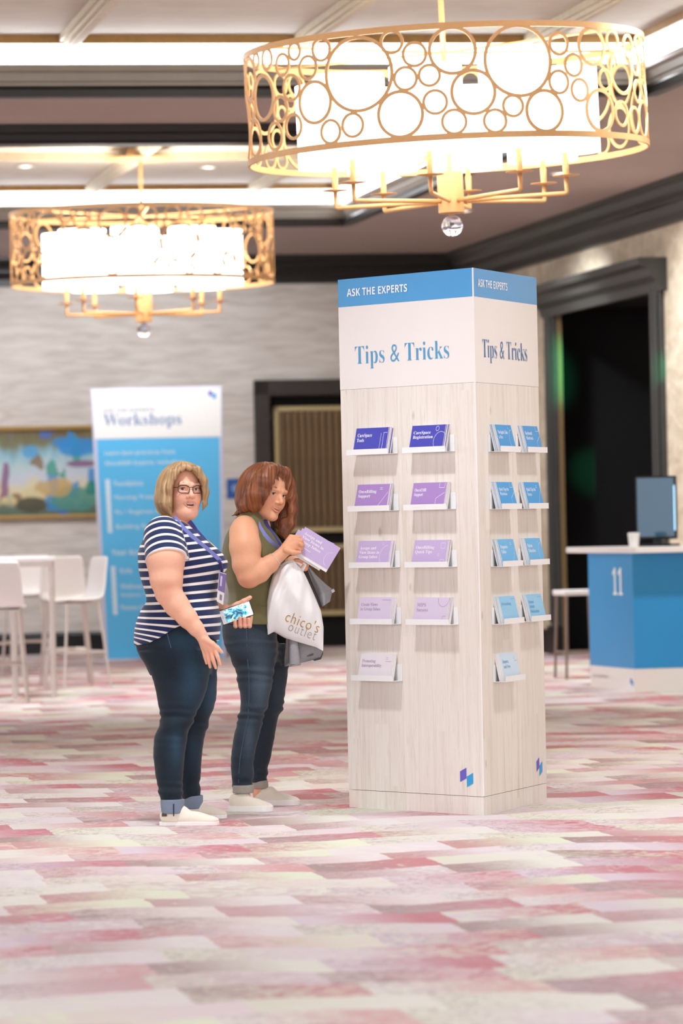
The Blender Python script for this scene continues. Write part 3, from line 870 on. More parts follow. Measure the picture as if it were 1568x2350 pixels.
# ------------------------------------------------------------------ framed painting, small wall sign
def painting_material():
    m, nt, b = nodes_of('abstract_landscape_paint')
    tc = N(nt, 'ShaderNodeTexCoord')
    sep = N(nt, 'ShaderNodeSeparateXYZ'); L(nt, tc.outputs['Generated'], sep.inputs[0])
    mp = N(nt, 'ShaderNodeMapping'); mp.inputs['Scale'].default_value = (16, 1, 2.2); L(nt, tc.outputs['Generated'], mp.inputs[0])
    nz = N(nt, 'ShaderNodeTexNoise', i_Scale=1.0, i_Detail=4.0, i_Distortion=1.2); L(nt, mp.outputs[0], nz.inputs['Vector'])
    hz = math_(nt, 'ADD', sep.outputs[2], math_(nt, 'MULTIPLY', math_(nt, 'SUBTRACT', nz.outputs[0], .5), .38))
    c = ramp(nt, hz, [(.0, lin('#5d6a52')), (.12, lin('#66776a')), (.2, lin('#d8c58c')), (.34, lin('#e2d6b0')), (.45, lin('#cfd3dd')), (.6, lin('#b9d0d2')), (.72, lin('#8fc0d0')), (.84, lin('#7a7a58')), (1, lin('#6d5c3c'))])
    vo = N(nt, 'ShaderNodeTexVoronoi', i_Scale=4.0, i_Randomness=1.0)
    mp2 = N(nt, 'ShaderNodeMapping'); mp2.inputs['Scale'].default_value = (8.0, 1, 1.1); L(nt, tc.outputs['Generated'], mp2.inputs[0])
    nadd = N(nt, 'ShaderNodeVectorMath', operation='ADD'); L(nt, mp2.outputs[0], nadd.inputs[0])
    nsc = N(nt, 'ShaderNodeVectorMath', operation='SCALE'); L(nt, nz.outputs[1], nsc.inputs[0]); nsc.inputs['Scale'].default_value = .25
    L(nt, nsc.outputs[0], nadd.inputs[1]); L(nt, nadd.outputs[0], vo.inputs['Vector'])
    sc = N(nt, 'ShaderNodeSeparateColor'); L(nt, vo.outputs['Color'], sc.inputs[0])
    patch = ramp(nt, sc.outputs[0], [(0, lin('#2f8fd0')), (.3, lin('#3a9f8c')), (.5, lin('#84507e')), (.65, lin('#3f6fc0')), (.8, lin('#8a6a44')), (.9, lin('#e8dcd0'))], 'CONSTANT')
    g = ramp(nt, sc.outputs[1], [(.74, (0, 0, 0, 1)), (.78, (1, 1, 1, 1))])
    c = mixc(nt, math_(nt, 'MULTIPLY', g, .85), c, patch)
    # big brush fields: blue at the upper right, teal at the lower right, olive at the lower left
    for (cx, cz, rx, rz, colr, amt) in ((.945, .80, .06, .12, '#2b90d6', .9), (.90, .86, .035, .07, '#2b90d6', .8), (.93, .17, .08, .16, '#4f9488', .9), (.80, .12, .055, .11, '#4c4a38', .95),
                                        (.955, .60, .05, .045, '#8a5a86', .9), (.87, .32, .06, .12, '#c9a766', .8), (.985, .3, .02, .1, '#178a78', .9), (.80, .75, .025, .09, '#4fa6dc', .8)):
        dx = math_(nt, 'DIVIDE', math_(nt, 'SUBTRACT', sep.outputs[0], cx), rx); dzz = math_(nt, 'DIVIDE', math_(nt, 'SUBTRACT', sep.outputs[2], cz), rz)
        r2 = math_(nt, 'ADD', math_(nt, 'ADD', math_(nt, 'MULTIPLY', dx, dx), math_(nt, 'MULTIPLY', dzz, dzz)), math_(nt, 'MULTIPLY', math_(nt, 'SUBTRACT', nz.outputs[0], .5), 1.6))
        c = mixc(nt, math_(nt, 'MULTIPLY', ramp(nt, r2, [(.7, (1, 1, 1, 1)), (1.0, (0, 0, 0, 1))]), amt), c, lin(colr))
    L(nt, c, b.inputs['Base Color']); b.inputs['Roughness'].default_value = .4
    bp = N(nt, 'ShaderNodeBump', i_Strength=.3, i_Distance=.01); L(nt, nz.outputs[0], bp.inputs['Height']); L(nt, bp.outputs[0], b.inputs['Normal'])
    return m


pu1, pz1 = on_v(203, 976, V_BACK); _, pz0 = on_v(203, 1190, V_BACK)
pu1 += .12; pu0 = pu1 - 3.6
pt = thing('painting', 'wide abstract landscape painting in a gold frame on the back wall', 'painting', r2w((pu0 + pu1) / 2, V_BACK, pz0), TH)
hw, ph = (pu1 - pu0) / 2, pz1 - pz0
M_gilt = mat('gilt_frame', '#a8864c', .4, metal=.3, var=.1)
fr = MB(); e = .05
for a, b_ in (((-hw, -.07, 0), (hw, -.004, e)), ((-hw, -.07, ph - e), (hw, -.004, ph)), ((-hw, -.07, e), (-hw + e, -.004, ph - e)), ((hw - e, -.07, e), (hw, -.004, ph - e))): fr.box(a, b_)
fr.build('frame', M_gilt, pt, bevel=.015)
MB().box((-hw + e, -.03, e), (hw - e, -.006, ph - e)).build('canvas', painting_material(), pt)

su0, sz1 = on_v(520, 1099, V_BACK); su1, sz0 = on_v(552, 1144, V_BACK)
ws = thing('wall_sign', 'small dark blue square sign on the back wall beside the door', 'sign', r2w((su0 + su1) / 2, V_BACK, sz0), TH)
hw2 = (su1 - su0) / 2
MB().box((-hw2, -.012, 0), (hw2, -.002, sz1 - sz0)).build('plate', mat('sign_plate_blue', '#2d5ea8', .4), ws, bevel=.004)
MB().lathe([(.001, 0), (.045, 0), (.045, .002), (.001, .002)], seg=20).build('emblem', mat('sign_emblem', '#8fa5d6', .4), ws).matrix_local = Matrix.Translation((.02, -.0125, .11)) @ Matrix.Rotation(math.pi / 2, 4, 'X')

# ------------------------------------------------------------------ bar stools and high table
M_shell = mat('white_moulded_shell', '#f7f3f1', .35)
M_leg = mat('brushed_metal_leg', '#cfc3bb', .35, metal=.55, var=.04)


def make_stool(label, group, tint=M_shell):
    """White moulded bar stool: faces local -y, back at +y."""
    t = thing('bar_stool', label, 'stool', (0, 0, 0), 0, group)
    SH = .74
    # one moulded shell: seat pan curling up into the back
    prof = [(-.20, SH - .012), (-.19, SH + .004), (-.10, SH + .0), (.05, SH - .004), (.14, SH + .006), (.178, SH + .05), (.192, SH + .14), (.205, SH + .25), (.225, SH + .36)]
    nx = 9; vs = []; fs = []
    for j, (y, z) in enumerate(prof):
        f = j / (len(prof) - 1); half = .205 - .03 * max(0, f - .55) / .45
        for i in range(nx):
            a = -1 + 2 * i / (nx - 1)
            dish = .012 * a * a if j < 5 else 0
            vs.append((half * a, y - (.02 * a * a if j >= 5 else 0), z + dish))
    np_ = len(prof)
    for j in range(np_ - 1):
        for i in range(nx - 1): fs.append((j * nx + i, j * nx + i + 1, (j + 1) * nx + i + 1, (j + 1) * nx + i))
    me = MB().add(vs, fs).mesh('seat_shell', True, (tint,))
    o = link('seat_shell', me, t)
    so = o.modifiers.new('thick', 'SOLIDIFY'); so.thickness = .022; so.offset = -1
    sb = o.modifiers.new('smooth', 'SUBSURF'); sb.levels = sb.render_levels = 1
    tops = [(-.16, -.15), (.16, -.15), (-.16, .13), (.16, .13)]; feet = [(-.21, -.21), (.21, -.21), (-.21, .21), (.21, .21)]
    for (a, b_), (c, d) in zip(tops, feet):
        MB().tube([(a, b_, SH - .03), (c, d, 0.0)], .011, 8).build('leg', M_leg, t, smooth=True)
    f = .30

    def lp(i): a, c = tops[i], feet[i]; k = 1 - f / (SH - .03); return (a[0] + (c[0] - a[0]) * k, a[1] + (c[1] - a[1]) * k, f)
    for i, j in ((0, 1), (1, 3), (3, 2), (2, 0)):
        MB().tube([lp(i), lp(j)], .010, 8).build('foot_rail', M_leg, t, smooth=True)
    MB().box((-.17, -.16, SH - .035), (.17, .14, SH - .022)).build('seat_frame', M_leg, t)
    return t


stool0 = make_stool('white bar stool seen side-on at the end of the high table, nearest the blue sign', 'white bar stools around the high table')
g4 = ground(180, 1578)
spots = [(g4, math.radians(-64), None),
         (ground(153, 1570), math.radians(8), 'white bar stool behind the end of the high table, back toward the wall'),
         (ground(66, 1546), math.radians(-6), 'white bar stool across the high table, framed between its legs'),
         (ground(2, 1612), math.radians(182), 'white bar stool at the near side of the high table, cut by the picture edge'),
         (ground(0, 1552), math.radians(4), 'white bar stool at the far side of the high table, mostly hidden behind it')]
for i, (g, a, lab) in enumerate(spots):
    o = stool0 if i == 0 else copy_tree(stool0)
    o.location = (g.x, g.y, 0); o.rotation_euler.z = a
    if lab: o['label'] = lab

tb_c = ground(123, 1603); tb_b = ground(38, 1604)
tb = thing('high_table', 'white high bar table with slim square legs among the bar stools', 'table', (tb_c.x, tb_c.y, 0), .05)
TW, TD, TH_ = 1.75, .62, 1.115
MB().box((-TW, -.03, TH_ - .035), (.03, TD, TH_)).build('table_top', M_shell, tb, bevel=.006)
MB().box((-TW + .02, -.01, TH_ - .075), (.01, .02, TH_ - .036)).box((-TW + .02, TD - .05, TH_ - .075), (.01, TD - .02, TH_ - .036)).box((-.02, .02, TH_ - .075), (.01, TD - .05, TH_ - .036)).build('apron', M_leg, tb)
dx = (tb_b - tb_c).length
for (x, y) in ((-.02, -.015), (-.02, TD - .05), (-dx - .02, -.015), (-dx - .02, TD - .05), (-TW + .03, -.015), (-TW + .03, TD - .05)):
    MB().box((x, y, 0), (x + .035, y + .035, TH_ - .036)).build('leg', M_leg, tb, bevel=.003)

# ------------------------------------------------------------------ blue service counter with monitor and cup, stool behind it
M_cblue = mat('counter_blue_print', '#2f95d2', .35, var=.03, scale=2)
M_cwhite = mat('counter_white_print', '#f1e9e3', .4)
c_n, c_l = ground(1458, 1588), ground(1342, 1576)
cd_ = (c_l - c_n); cl_len = 1.05; cd_.normalize()
cr_ = V((-cd_.y, cd_.x, 0)); cr_ = cr_ if cr_.x > 0 else -cr_
cr_ = (cr_ * .95 + V((.12, -.05, 0))).normalized()
ct = thing('service_counter', 'blue reception counter numbered 11 with white top and white plinth', 'counter', (c_n.x, c_n.y, 0))
CL, CRW, CH = cl_len, 1.35, 1.10
MB().obox(V((0, 0, .175)), cr_ * CRW, cd_ * CL, V((0, 0, CH - .045 - .175))).build('blue_body', M_cblue, ct)
MB().obox(V((0, 0, 0)), cr_ * CRW, cd_ * CL, V((0, 0, .174))).build('plinth', M_cwhite, ct)
MB().obox(cr_ * -.03 + cd_ * -.17 + V((0, 0, CH - .044)), cr_ * (CRW + .1), cd_ * (CL + .62), V((0, 0, .045))).build('counter_top', mat('counter_top_white', '#f3ece7', .35), ct, bevel=.006)
nf = V((cd_.y, -cd_.x, 0)); nf = nf if nf.y < 0 or nf.x < 0 else -nf
tl_ = -cd_          # reading direction on the left face
lettering(serif('11'), M_wtext, ct, cd_ * .47 + nf * .002 + V((0, 0, .735)), tl_, (0, 0, 1), width=.24, height=.21, name='numeral')
lettering(boldsans('ASK THE EXPERTS'), mat('plinth_grey_ink', '#b9b3b0', .5), ct, cd_ * .98 + nf * .002 + V((0, 0, .085)), tl_, (0, 0, 1), width=.36, height=.022)
MB().obox(cd_ * .10 + nf * .001 + V((0, 0, .06)), tl_ * .03, nf * .001, V((0, 0, .04))).build('logo_piece', M_lpurple, ct)
MB().obox(cd_ * .065 + nf * .001 + V((0, 0, .045)), tl_ * .03, nf * .001, V((0, 0, .04))).build('logo_piece', M_lblue, ct)

zc = CH + .001
mp_ = at(1508, 1236, c_n.y + .62)
mon = thing('monitor', 'black flat monitor standing on the blue counter', 'monitor', (mp_.x, mp_.y, zc), math.radians(-24))
scr = mat('dark_screen', '#2a526e', .12, coat=.5)
MB().box((-.165, -.012, .055), (.165, .03, .545)).build('casing', mat('black_plastic', '#15171a', .35), mon, bevel=.008)
MB().box((-.15, -.0145, .075), (.15, -.0125, .53)).build('screen', scr, mon)
MB().box((-.03, .03, .02), (.03, .06, .3)).build('stand_neck', mat('black_plastic', '#15171a', .35), mon)
MB().box((-.15, -.09, 0), (.15, .12, .018)).build('stand_base', mat('black_plastic', '#15171a', .35), mon, bevel=.006)
MB().box((.152, -.0165, .12), (.158, -.0125, .47)).build('edge_reflection', mat('painted_edge_reflection', '#bfe8ff', .3, emit='#9fdcff', estr=1.2), mon)  # glowing strip painted as the bright reflection on the monitor's right edge
cp = at(1455, 1240, c_n.y + .35)
cup = thing('paper_cup', 'small white paper cup on the counter beside the monitor', 'cup', (cp.x, cp.y, zc))
MB().lathe([(.036, 0), (.037, .004), (.045, .092), (.048, .096), (.045, .098), (.042, .09), (.034, .008), (.001, .008)], seg=24, cap=False).build('cup_wall', M_white, cup, smooth=True)
MB().lathe([(.03, .085), (.046, .098), (.047, .104), (.04, .110), (.001, .110)], seg=24, cap=False).build('lid', M_white, cup, smooth=True)

g5 = ground(1330, 1556)
st = thing('stool', 'backless white stool with thin dark legs behind the blue counter', 'stool', (g5.x, g5.y, 0), .25)
MB().box((-.17, -.17, .69), (.17, .17, .735)).build('seat', M_shell, st, bevel=.012)
M_leg2 = mat('taupe_metal_leg', '#8d7a70', .4, metal=.4)
for x in (-1, 1):
    for y in (-1, 1): MB().tube([(x * .14, y * .14, .69), (x * .16, y * .16, 0)], .012, 8).build('leg', M_leg2, st, smooth=True)
for a, b_ in (((-.155, -.155), (.155, -.155)), ((.155, -.155), (.155, .155)), ((.155, .155), (-.155, .155)), ((-.155, .155), (-.155, -.155))):
    MB().tube([(a[0], a[1], .22), (b_[0], b_[1], .22)], .009, 8).build('foot_rail', M_leg2, st, smooth=True)

# ------------------------------------------------------------------ drum chandeliers
M_gold = mat('brushed_gold', '#e6b47c', .42, metal=.28, var=.06, scale=25, stretch=(1, 1, 6))
M_shade = mat('lit_opal_shade', '#fffaf2', .5, emit='#fdfaf5', estr=3.2)
M_bulb = mat('frosted_bulb', '#fff4e2', .4)
M_diff = mat('lit_shade_diffuser', '#fff4e6', .5, emit='#fff0dc', estr=1.6)
M_crys = mat('crystal', '#f2f2ff', .02, trans=1.0, ior=1.5)
D1 = 23.5
PXM = FPX / D1
RD = 2.27 / 2
HD = .60


def ring_list():
    """Circles on the unrolled drum: (angle from the front, height of centre, radius)."""
    src = [(430, 205, 123), (565, 343, 78), (749, 124, 79), (812, 270, 75), (970, 160, 118), (1051, 338, 71), (683, 303, 42), (743, 371, 43), (880, 370, 41),
           (943, 319, 38), (668, 212, 38), (588, 222, 41), (548, 97, 40), (622, 140, 42), (1104, 238, 41), (1176, 266, 40), (1158, 180, 40), (1110, 106, 40),
           (1227, 115, 65), (405, 377, 42), (330, 398, 42), (281, 298, 72), (312, 112, 40), (264, 181, 42), (221, 120, 32), (1247, 337, 72), (1270, 230, 37),
           (1303, 95, 38), (1335, 200, 78), (1363, 112, 40), (205, 248, 46), (178, 170, 40), (163, 318, 45), (205, 378, 44), (140, 410, 48), (105, 280, 78),
           (125, 150, 38), (1325, 348, 44), (1375, 370, 46), (1393, 270, 40)]
    out = []
    for x, y, r in src:
        s = max(-.97, min(.97, (x - 740) / 700)); ph = math.asin(s)
        yt = 117 - .047 * (x - 740) - 75 * math.cos(ph); yb = 480 - .036 * (x - 740) - 60 * math.cos(ph)
        f = (yb - y) / (yb - yt); rr = r * 1.05 / 1.525 / PXM
        zc_ = min(HD - rr - .002, max(rr + .002, f * HD))
        out.append((ph, zc_, rr))
    rnd = random.Random(5)
    sizes = [.19, .165, .125, .12, .11, .075, .07, .066, .062, .058, .05, .045]
    for rr in sizes:
        tries = 0
        while tries < 900:
            tries += 1
            a = rnd.uniform(math.radians(66), math.radians(294)); z = rnd.uniform(rr + .003, HD - rr - .003)
            ok = True
            for (b_, zb, rb) in out:
                da = (a - b_ + math.pi) % (2 * math.pi) - math.pi
                if math.hypot(da * RD, z - zb) < rr + rb - .012: ok = False; break
            if ok:
                out.append((a, z, rr))
                if len(out) > 150: break
    return out


def chandelier(label):
    t = thing('chandelier', label, 'chandelier', (0, 0, 0), 0, 'drum chandeliers with interlocking gold rings')
    # drum hoops (flat bands)
    for z in (0, HD):
        MB().lathe([(RD - .006, z - .017), (RD + .006, z - .017), (RD + .006, z + .017), (RD - .006, z + .017), (RD - .006, z - .017)], seg=96, cap=False).build('hoop', M_gold, t, smooth=True)
    cache = {}
    for (ph, zc_, rr) in ring_list():
        key = round(rr, 3)
        if key not in cache:
            q = MB(); n = 36 if rr > .1 else 26; bw = .0195 if rr > .1 else .017; vs = []; fs = []
            for k in range(n):
                a = 2 * math.pi * k / n
                for rad, dr_ in ((rr - bw, -.004), (rr, -.004), (rr, .004), (rr - bw, .004)):
                    tx = rad * math.cos(a); tz = rad * math.sin(a); al = tx / RD
                    vs.append(((RD + dr_) * math.sin(al), -(RD + dr_) * math.cos(al), tz))
            for k in range(n):
                k2 = (k + 1) % n
                for c in range(4):
                    c2 = (c + 1) % 4
                    fs.append((k * 4 + c, k * 4 + c2, k2 * 4 + c2, k2 * 4 + c))
            cache[key] = q.add(vs, fs).mesh('ring', True, (M_gold,))
            cache[key].set_sharp_from_angle(angle=.7)
        o = link('ring', cache[key], t); o.location = (0, 0, zc_); o.rotation_euler.z = ph
    # rod, spider bars, hub, ball
    MB().tube([(0, 0, -.1), (0, 0, 1.12)], .016, 12).build('rod', M_gold, t, smooth=True)
    for k in range(3):
        a = math.radians(28 + 60 * k); x, y = math.cos(a) * (RD - .004), math.sin(a) * (RD - .004)
        MB().tube([(x, y, HD), (x * .08, y * .08, HD - .02), (-x * .08, -y * .08, HD - .02), (-x, -y, HD)], .008, 6).build('spider_bar', M_gold, t)
    MB().lathe([(.02, HD - .035), (.055, HD - .03), (.055, HD - .015), (.02, HD - .01)], seg=20).build('spider_plate', M_gold, t, smooth=True)
    MB().lathe([(.001, -.335), (.068, -.335), (.074, -.33), (.074, -.102), (.068, -.097), (.001, -.097)], seg=32).build('hub', M_gold, t, smooth=True)
    MB().lathe([(max(.001, .060 * math.sin(math.pi * i / 16)), -.405 - .060 * math.cos(math.pi * i / 16)) for i in range(17)], seg=32).build('crystal_ball', M_crys, t, smooth=True)
    MB().lathe([(.012, -.35), (.02, -.335), (.02, -.33)], seg=14, cap=False).build('ball_cap', M_gold, t, smooth=True)
    MB().lathe([(.001, 1.015), (.06, 1.015), (.07, 1.022), (.30, 1.026), (.30, 1.04), (.12, 1.045), (.12, 1.12), (.001, 1.12)], seg=40).build('canopy', M_gold, t, smooth=True)
    arm0 = None
    for k in range(8):
        a = math.radians(-11 + 45 * k)
        if k == 0:
            # one lamp: bent arm, stem, drip plate, candle sleeve, opal shade, diffuser disc (local: radial direction is -y)
            am = MB().tube([(0, -.06, -.265), (0, -.655, -.262), (0, -.663, -.258), (0, -.665, -.25), (0, -.665, -.165)], .0125, 10).mesh('arm', True, (M_gold,))
            pm = MB().lathe([(.008, -.172), (.076, -.163), (.078, -.160), (.008, -.165)], (0, -.665, 0), 28, cap=False).mesh('drip_plate', True, (M_gold,))
            cm = MB().lathe([(.0155, -.165), (.0165, -.16), (.0185, -.075), (.0145, -.07), (.0145, -.03)], (0, -.665, 0), 18).mesh('candle_sleeve', True, (M_gold,))
            sm_ = MB().lathe([(.198, -.035), (.202, -.035), (.202, .44), (.198, .44), (.198, -.035)], (0, -.665, 0), 40, cap=False).mesh('shade', True, (M_shade,))
            sm_.set_sharp_from_angle(angle=.7)
            dm = MB().lathe([(.02, -.028), (.196, -.028), (.196, -.022), (.02, -.022)], (0, -.665, 0), 36, cap=False).mesh('diffuser', True, (M_diff,))
            bm_ = MB().lathe([(.012, -.03), (.012, .10), (.02, .12), (.03, .17), (.02, .21), (.001, .225)], (0, -.665, 0), 16, cap=False).mesh('bulb', True, (M_bulb,))
        for nm, me in (('arm', am), ('drip_plate', pm), ('candle_sleeve', cm), ('shade', sm_), ('bulb', bm_)):
            o = link(nm, me, t); o.rotation_euler.z = a
            if nm == 'shade':
                dd = link('diffuser', dm, o)
    return t


ch1 = chandelier('large gold ring drum chandelier in sharp focus above the tower')
pc = at(1030, 355, D1)
ch1.location = pc
ch1.rotation_euler = (0, -.030, 0)
for o in ch1.children:
    if o.name.startswith('canopy'): pass
ch2 = copy_tree(ch1)
ch2['label'] = 'blurred gold ring drum chandelier farther off above the sign panel'
pc2 = at(328, 650, D1 * 916 / 602)
ch2.location = pc2
ch2.rotation_euler = (0, 0, math.radians(143.5 + 45))
# each rod ends at the tray ceiling
for c_, p_ in ((ch1, pc), (ch2, pc2)):
    rise = Z_TRAY - p_.z
    for o in c_.children:
        if o.name.startswith('canopy'): o.location.z += rise - 1.12 - .002
        if o.name.startswith('rod'):
            o.data = o.data.copy()
            for v_ in o.data.vertices:
                if v_.co.z > .5: v_.co.z = rise - .004

# ------------------------------------------------------------------ smooth solids: distance fields meshed with surface nets
def _np(p): return np.array((p[0], p[1], p[2]), np.float64)


def smin(a, b, k):
    if k <= 0: return np.minimum(a, b)
    h = np.clip(.5 + .5 * (b - a) / k, 0, 1)
    return b * (1 - h) + a * h - k * h * (1 - h)


def d_cone(P, a, b, ra, rb):
    ab = b - a; l2 = max(float(ab @ ab), 1e-12)
    w = P - a
    t = np.clip((w @ ab) / l2, 0, 1)
    q = w - t[..., None] * ab
    return np.sqrt((q * q).sum(-1)) - (ra + (rb - ra) * t)


def d_ell(P, c, r, R=None):
    w = P - c
    if R is not None: w = w @ R          # R columns = local axes
    k0 = np.sqrt(((w / r) ** 2).sum(-1)); k1 = np.sqrt(((w / (r * r)) ** 2).sum(-1))
    return k0 * (k0 - 1) / np.maximum(k1, 1e-9)


class Loft:
    """Stack of ellipses along z: rows of (z, cx, cy, rx, ry)."""

    def __init__(self, rows, n=90):
        rows = np.array(sorted([tuple(r) for r in rows]), np.float64)
        z = rows[:, 0]; zz = np.linspace(z[0], z[-1], n)
        out = [zz]
        for c in range(1, 5):
            y = rows[:, c]; m = np.gradient(y, z) if len(z) > 1 else np.zeros_like(y)
            i = np.clip(np.searchsorted(z, zz) - 1, 0, len(z) - 2)
            h = z[i + 1] - z[i]; t = (zz - z[i]) / h
            out.append((2 * t**3 - 3 * t**2 + 1) * y[i] + (t**3 - 2 * t**2 + t) * h * m[i] + (-2 * t**3 + 3 * t**2) * y[i + 1] + (t**3 - t**2) * h * m[i + 1])
        self.t = np.array(out)
        self.z0, self.z1 = z[0], z[-1]

    def at(self, z):
        return [np.interp(z, self.t[0], self.t[k]) for k in range(1, 5)]

    def d(self, P, grow=0.0):
        z = P[..., 2]
        cx, cy, rx, ry = self.at(z)
        rx = rx + grow; ry = ry + grow
        X = P[..., 0] - cx; Y = P[..., 1] - cy
        k0 = np.sqrt((X / rx) ** 2 + (Y / ry) ** 2); k1 = np.sqrt((X / rx**2) ** 2 + (Y / ry**2) ** 2)
        d = k0 * (k0 - 1) / np.maximum(k1, 1e-9)
        d = np.where(k0 < .05, -np.minimum(rx, ry), d)
        return np.maximum(d, np.maximum(self.z0 - z, z - self.z1))

    def front(self, x, z, off=0.004):
        """Point on the camera-side surface."""
        cx, cy, rx, ry = [float(v) for v in self.at(z)]
        s = max(0.0, 1 - ((x - cx) / rx) ** 2)
        return V((x, cy - ry * math.sqrt(s) - off, z))

    def box(self, g=0.0):
        t = self.t
        return (np.array([(t[1] - t[3]).min() - g, (t[2] - t[4]).min() - g, self.z0 - g]), np.array([(t[1] + t[3]).max() + g, (t[2] + t[4]).max() + g, self.z1 + g]))


class Sdf:
    def __init__(self): self.ops = []

    def _add(self, kind, fn, lo, hi, k):
        self.ops.append((kind, fn, np.array(lo, np.float64), np.array(hi, np.float64), k)); return self

    def cone(self, a, b, ra, rb, k=.01, kind='add'):
        a, b = _np(a), _np(b); r = max(ra, rb)
        return self._add(kind, lambda P: d_cone(P, a, b, ra, rb), np.minimum(a, b) - r, np.maximum(a, b) + r, k)

    def chain(self, pts, rs, k=.006, kind='add'):
        for i in range(len(pts) - 1): self.cone(pts[i], pts[i + 1], rs[i], rs[i + 1], k, kind)
        return self

    def ell(self, c, r, R=None, k=.01, kind='add'):
        c, r = _np(c), _np(r)
        m = float(r.max()) if R is not None else r
        return self._add(kind, lambda P: d_ell(P, c, r, R), c - m, c + m, k)

    def loft(self, lf, grow=0.0, k=.01, kind='add'):
        lo, hi = lf.box(max(grow, 0))
        return self._add(kind, lambda P: lf.d(P, grow), lo, hi, k)

    def fn(self, f, lo, hi, k=.01, kind='add'): return self._add(kind, f, lo, hi, k)

    def cut(self, f, k=.0):       # keep where f < 0
        return self._add('cut', f, (-1e3,) * 3, (1e3,) * 3, k)

    def disp(self, f): return self._add('disp', f, (-1e3,) * 3, (1e3,) * 3, 0)

    def eval(self, P, cen, half):
        """P (B,n,3) grouped in blocks with centres cen and half size."""
        D = np.full(P.shape[:2], 1.0)
        for kind, f, lo, hi, k in self.ops:
            m = half + k + .012
            b = np.all((cen > lo - m) & (cen < hi + m), axis=1)
            if not b.any(): continue
            Q = P[b]; p = f(Q)
            if kind == 'add': D[b] = smin(D[b], p, k)
            elif kind == 'sub': D[b] = -smin(-D[b], p, k)
            elif kind == 'cut': D[b] = -smin(-D[b], -p, k)
            elif kind == 'disp': D[b] = D[b] + p
        return D

    def mesh(self, lo, hi, h):
        """Surface nets in the box lo..hi with voxel h -> (verts, quads)."""
        BS = 8
        lo, hi = np.array(lo, np.float64), np.array(hi, np.float64)
        nb = np.ceil((hi - lo) / (h * BS)).astype(int)
        gi = np.stack(np.meshgrid(*[np.arange(n) for n in nb], indexing='ij'), -1).reshape(-1, 3)
        cs = BS * h
        cen = lo + (gi + .5) * cs - h * .5
        dc = self.eval(cen[:, None, :], cen, cs * .5)[:, 0]
        act = np.abs(dc) < cs * 1.25 + .006
        dims = nb * BS
        vals = np.repeat(np.repeat(np.repeat(np.where(dc < 0, -1.0, 1.0).astype(np.float32).reshape(nb), BS, 0), BS, 1), BS, 2)
        ai = gi[act]
        loc = np.stack(np.meshgrid(*[np.arange(BS)] * 3, indexing='ij'), -1).reshape(-1, 3)
        CH = 3000
        for s in range(0, len(ai), CH):
            a = ai[s:s + CH]
            idx = a[:, None, :] * BS + loc[None]
            P = lo + idx * h
            d = self.eval(P, lo + (a + .5) * cs - h * .5, cs * .5)
            vals[idx[..., 0], idx[..., 1], idx[..., 2]] = d
        ins = vals < 0
        cnt = np.zeros(tuple(dims - 1), np.int8)
        offs = [(i, j, k) for i in (0, 1) for j in (0, 1) for k in (0, 1)]
        n0, n1, n2 = dims - 1
        for i, j, k in offs: cnt += ins[i:i + n0, j:j + n1, k:k + n2]
        ci = np.argwhere((cnt > 0) & (cnt < 8))
        if len(ci) == 0: return np.zeros((0, 3)), np.zeros((0, 4), int)
        c8 = np.stack([vals[ci[:, 0] + i, ci[:, 1] + j, ci[:, 2] + k] for i, j, k in offs], 1).astype(np.float64)
        acc = np.zeros((len(ci), 3)); nn = np.zeros(len(ci))
        O = np.array(offs)
        for a in range(8):
            for b in range(a + 1, 8):
                if np.abs(O[a] - O[b]).sum() != 1: continue
                va, vb = c8[:, a], c8[:, b]; m = (va < 0) != (vb < 0)
                t = np.where(m, va / np.where(m, va - vb, 1), 0)
                acc += np.where(m[:, None], O[a] + t[:, None] * (O[b] - O[a]), 0); nn += m
        verts = lo + (ci + acc / nn[:, None]) * h
        flat = (ci[:, 0] * n1 + ci[:, 1]) * n2 + ci[:, 2]

        def vid(c): return np.searchsorted(flat, (c[:, 0] * n1 + c[:, 1]) * n2 + c[:, 2])
        quads = []
        for ax in range(3):
            sl0 = [slice(None)] * 3; sl1 = [slice(None)] * 3
            sl0[ax] = slice(0, -1); sl1[ax] = slice(1, None)
            e = np.argwhere(ins[tuple(sl0)] != ins[tuple(sl1)])
            b1, b2 = [(1, 2), (2, 0), (0, 1)][ax]
            ok = (e[:, b1] > 0) & (e[:, b2] > 0) & (e[:, b1] < dims[b1] - 1) & (e[:, b2] < dims[b2] - 1)
            e = e[ok]
            if not len(e): continue
            u = np.zeros(3, int); u[b1] = 1; w = np.zeros(3, int); w[b2] = 1
            q = np.stack([vid(e), vid(e - u), vid(e - u - w), vid(e - w)], 1)
            fl = ins[e[:, 0], e[:, 1], e[:, 2]]
            q[~fl] = q[~fl][:, ::-1]
            quads.append(q)
        return verts, np.concatenate(quads)


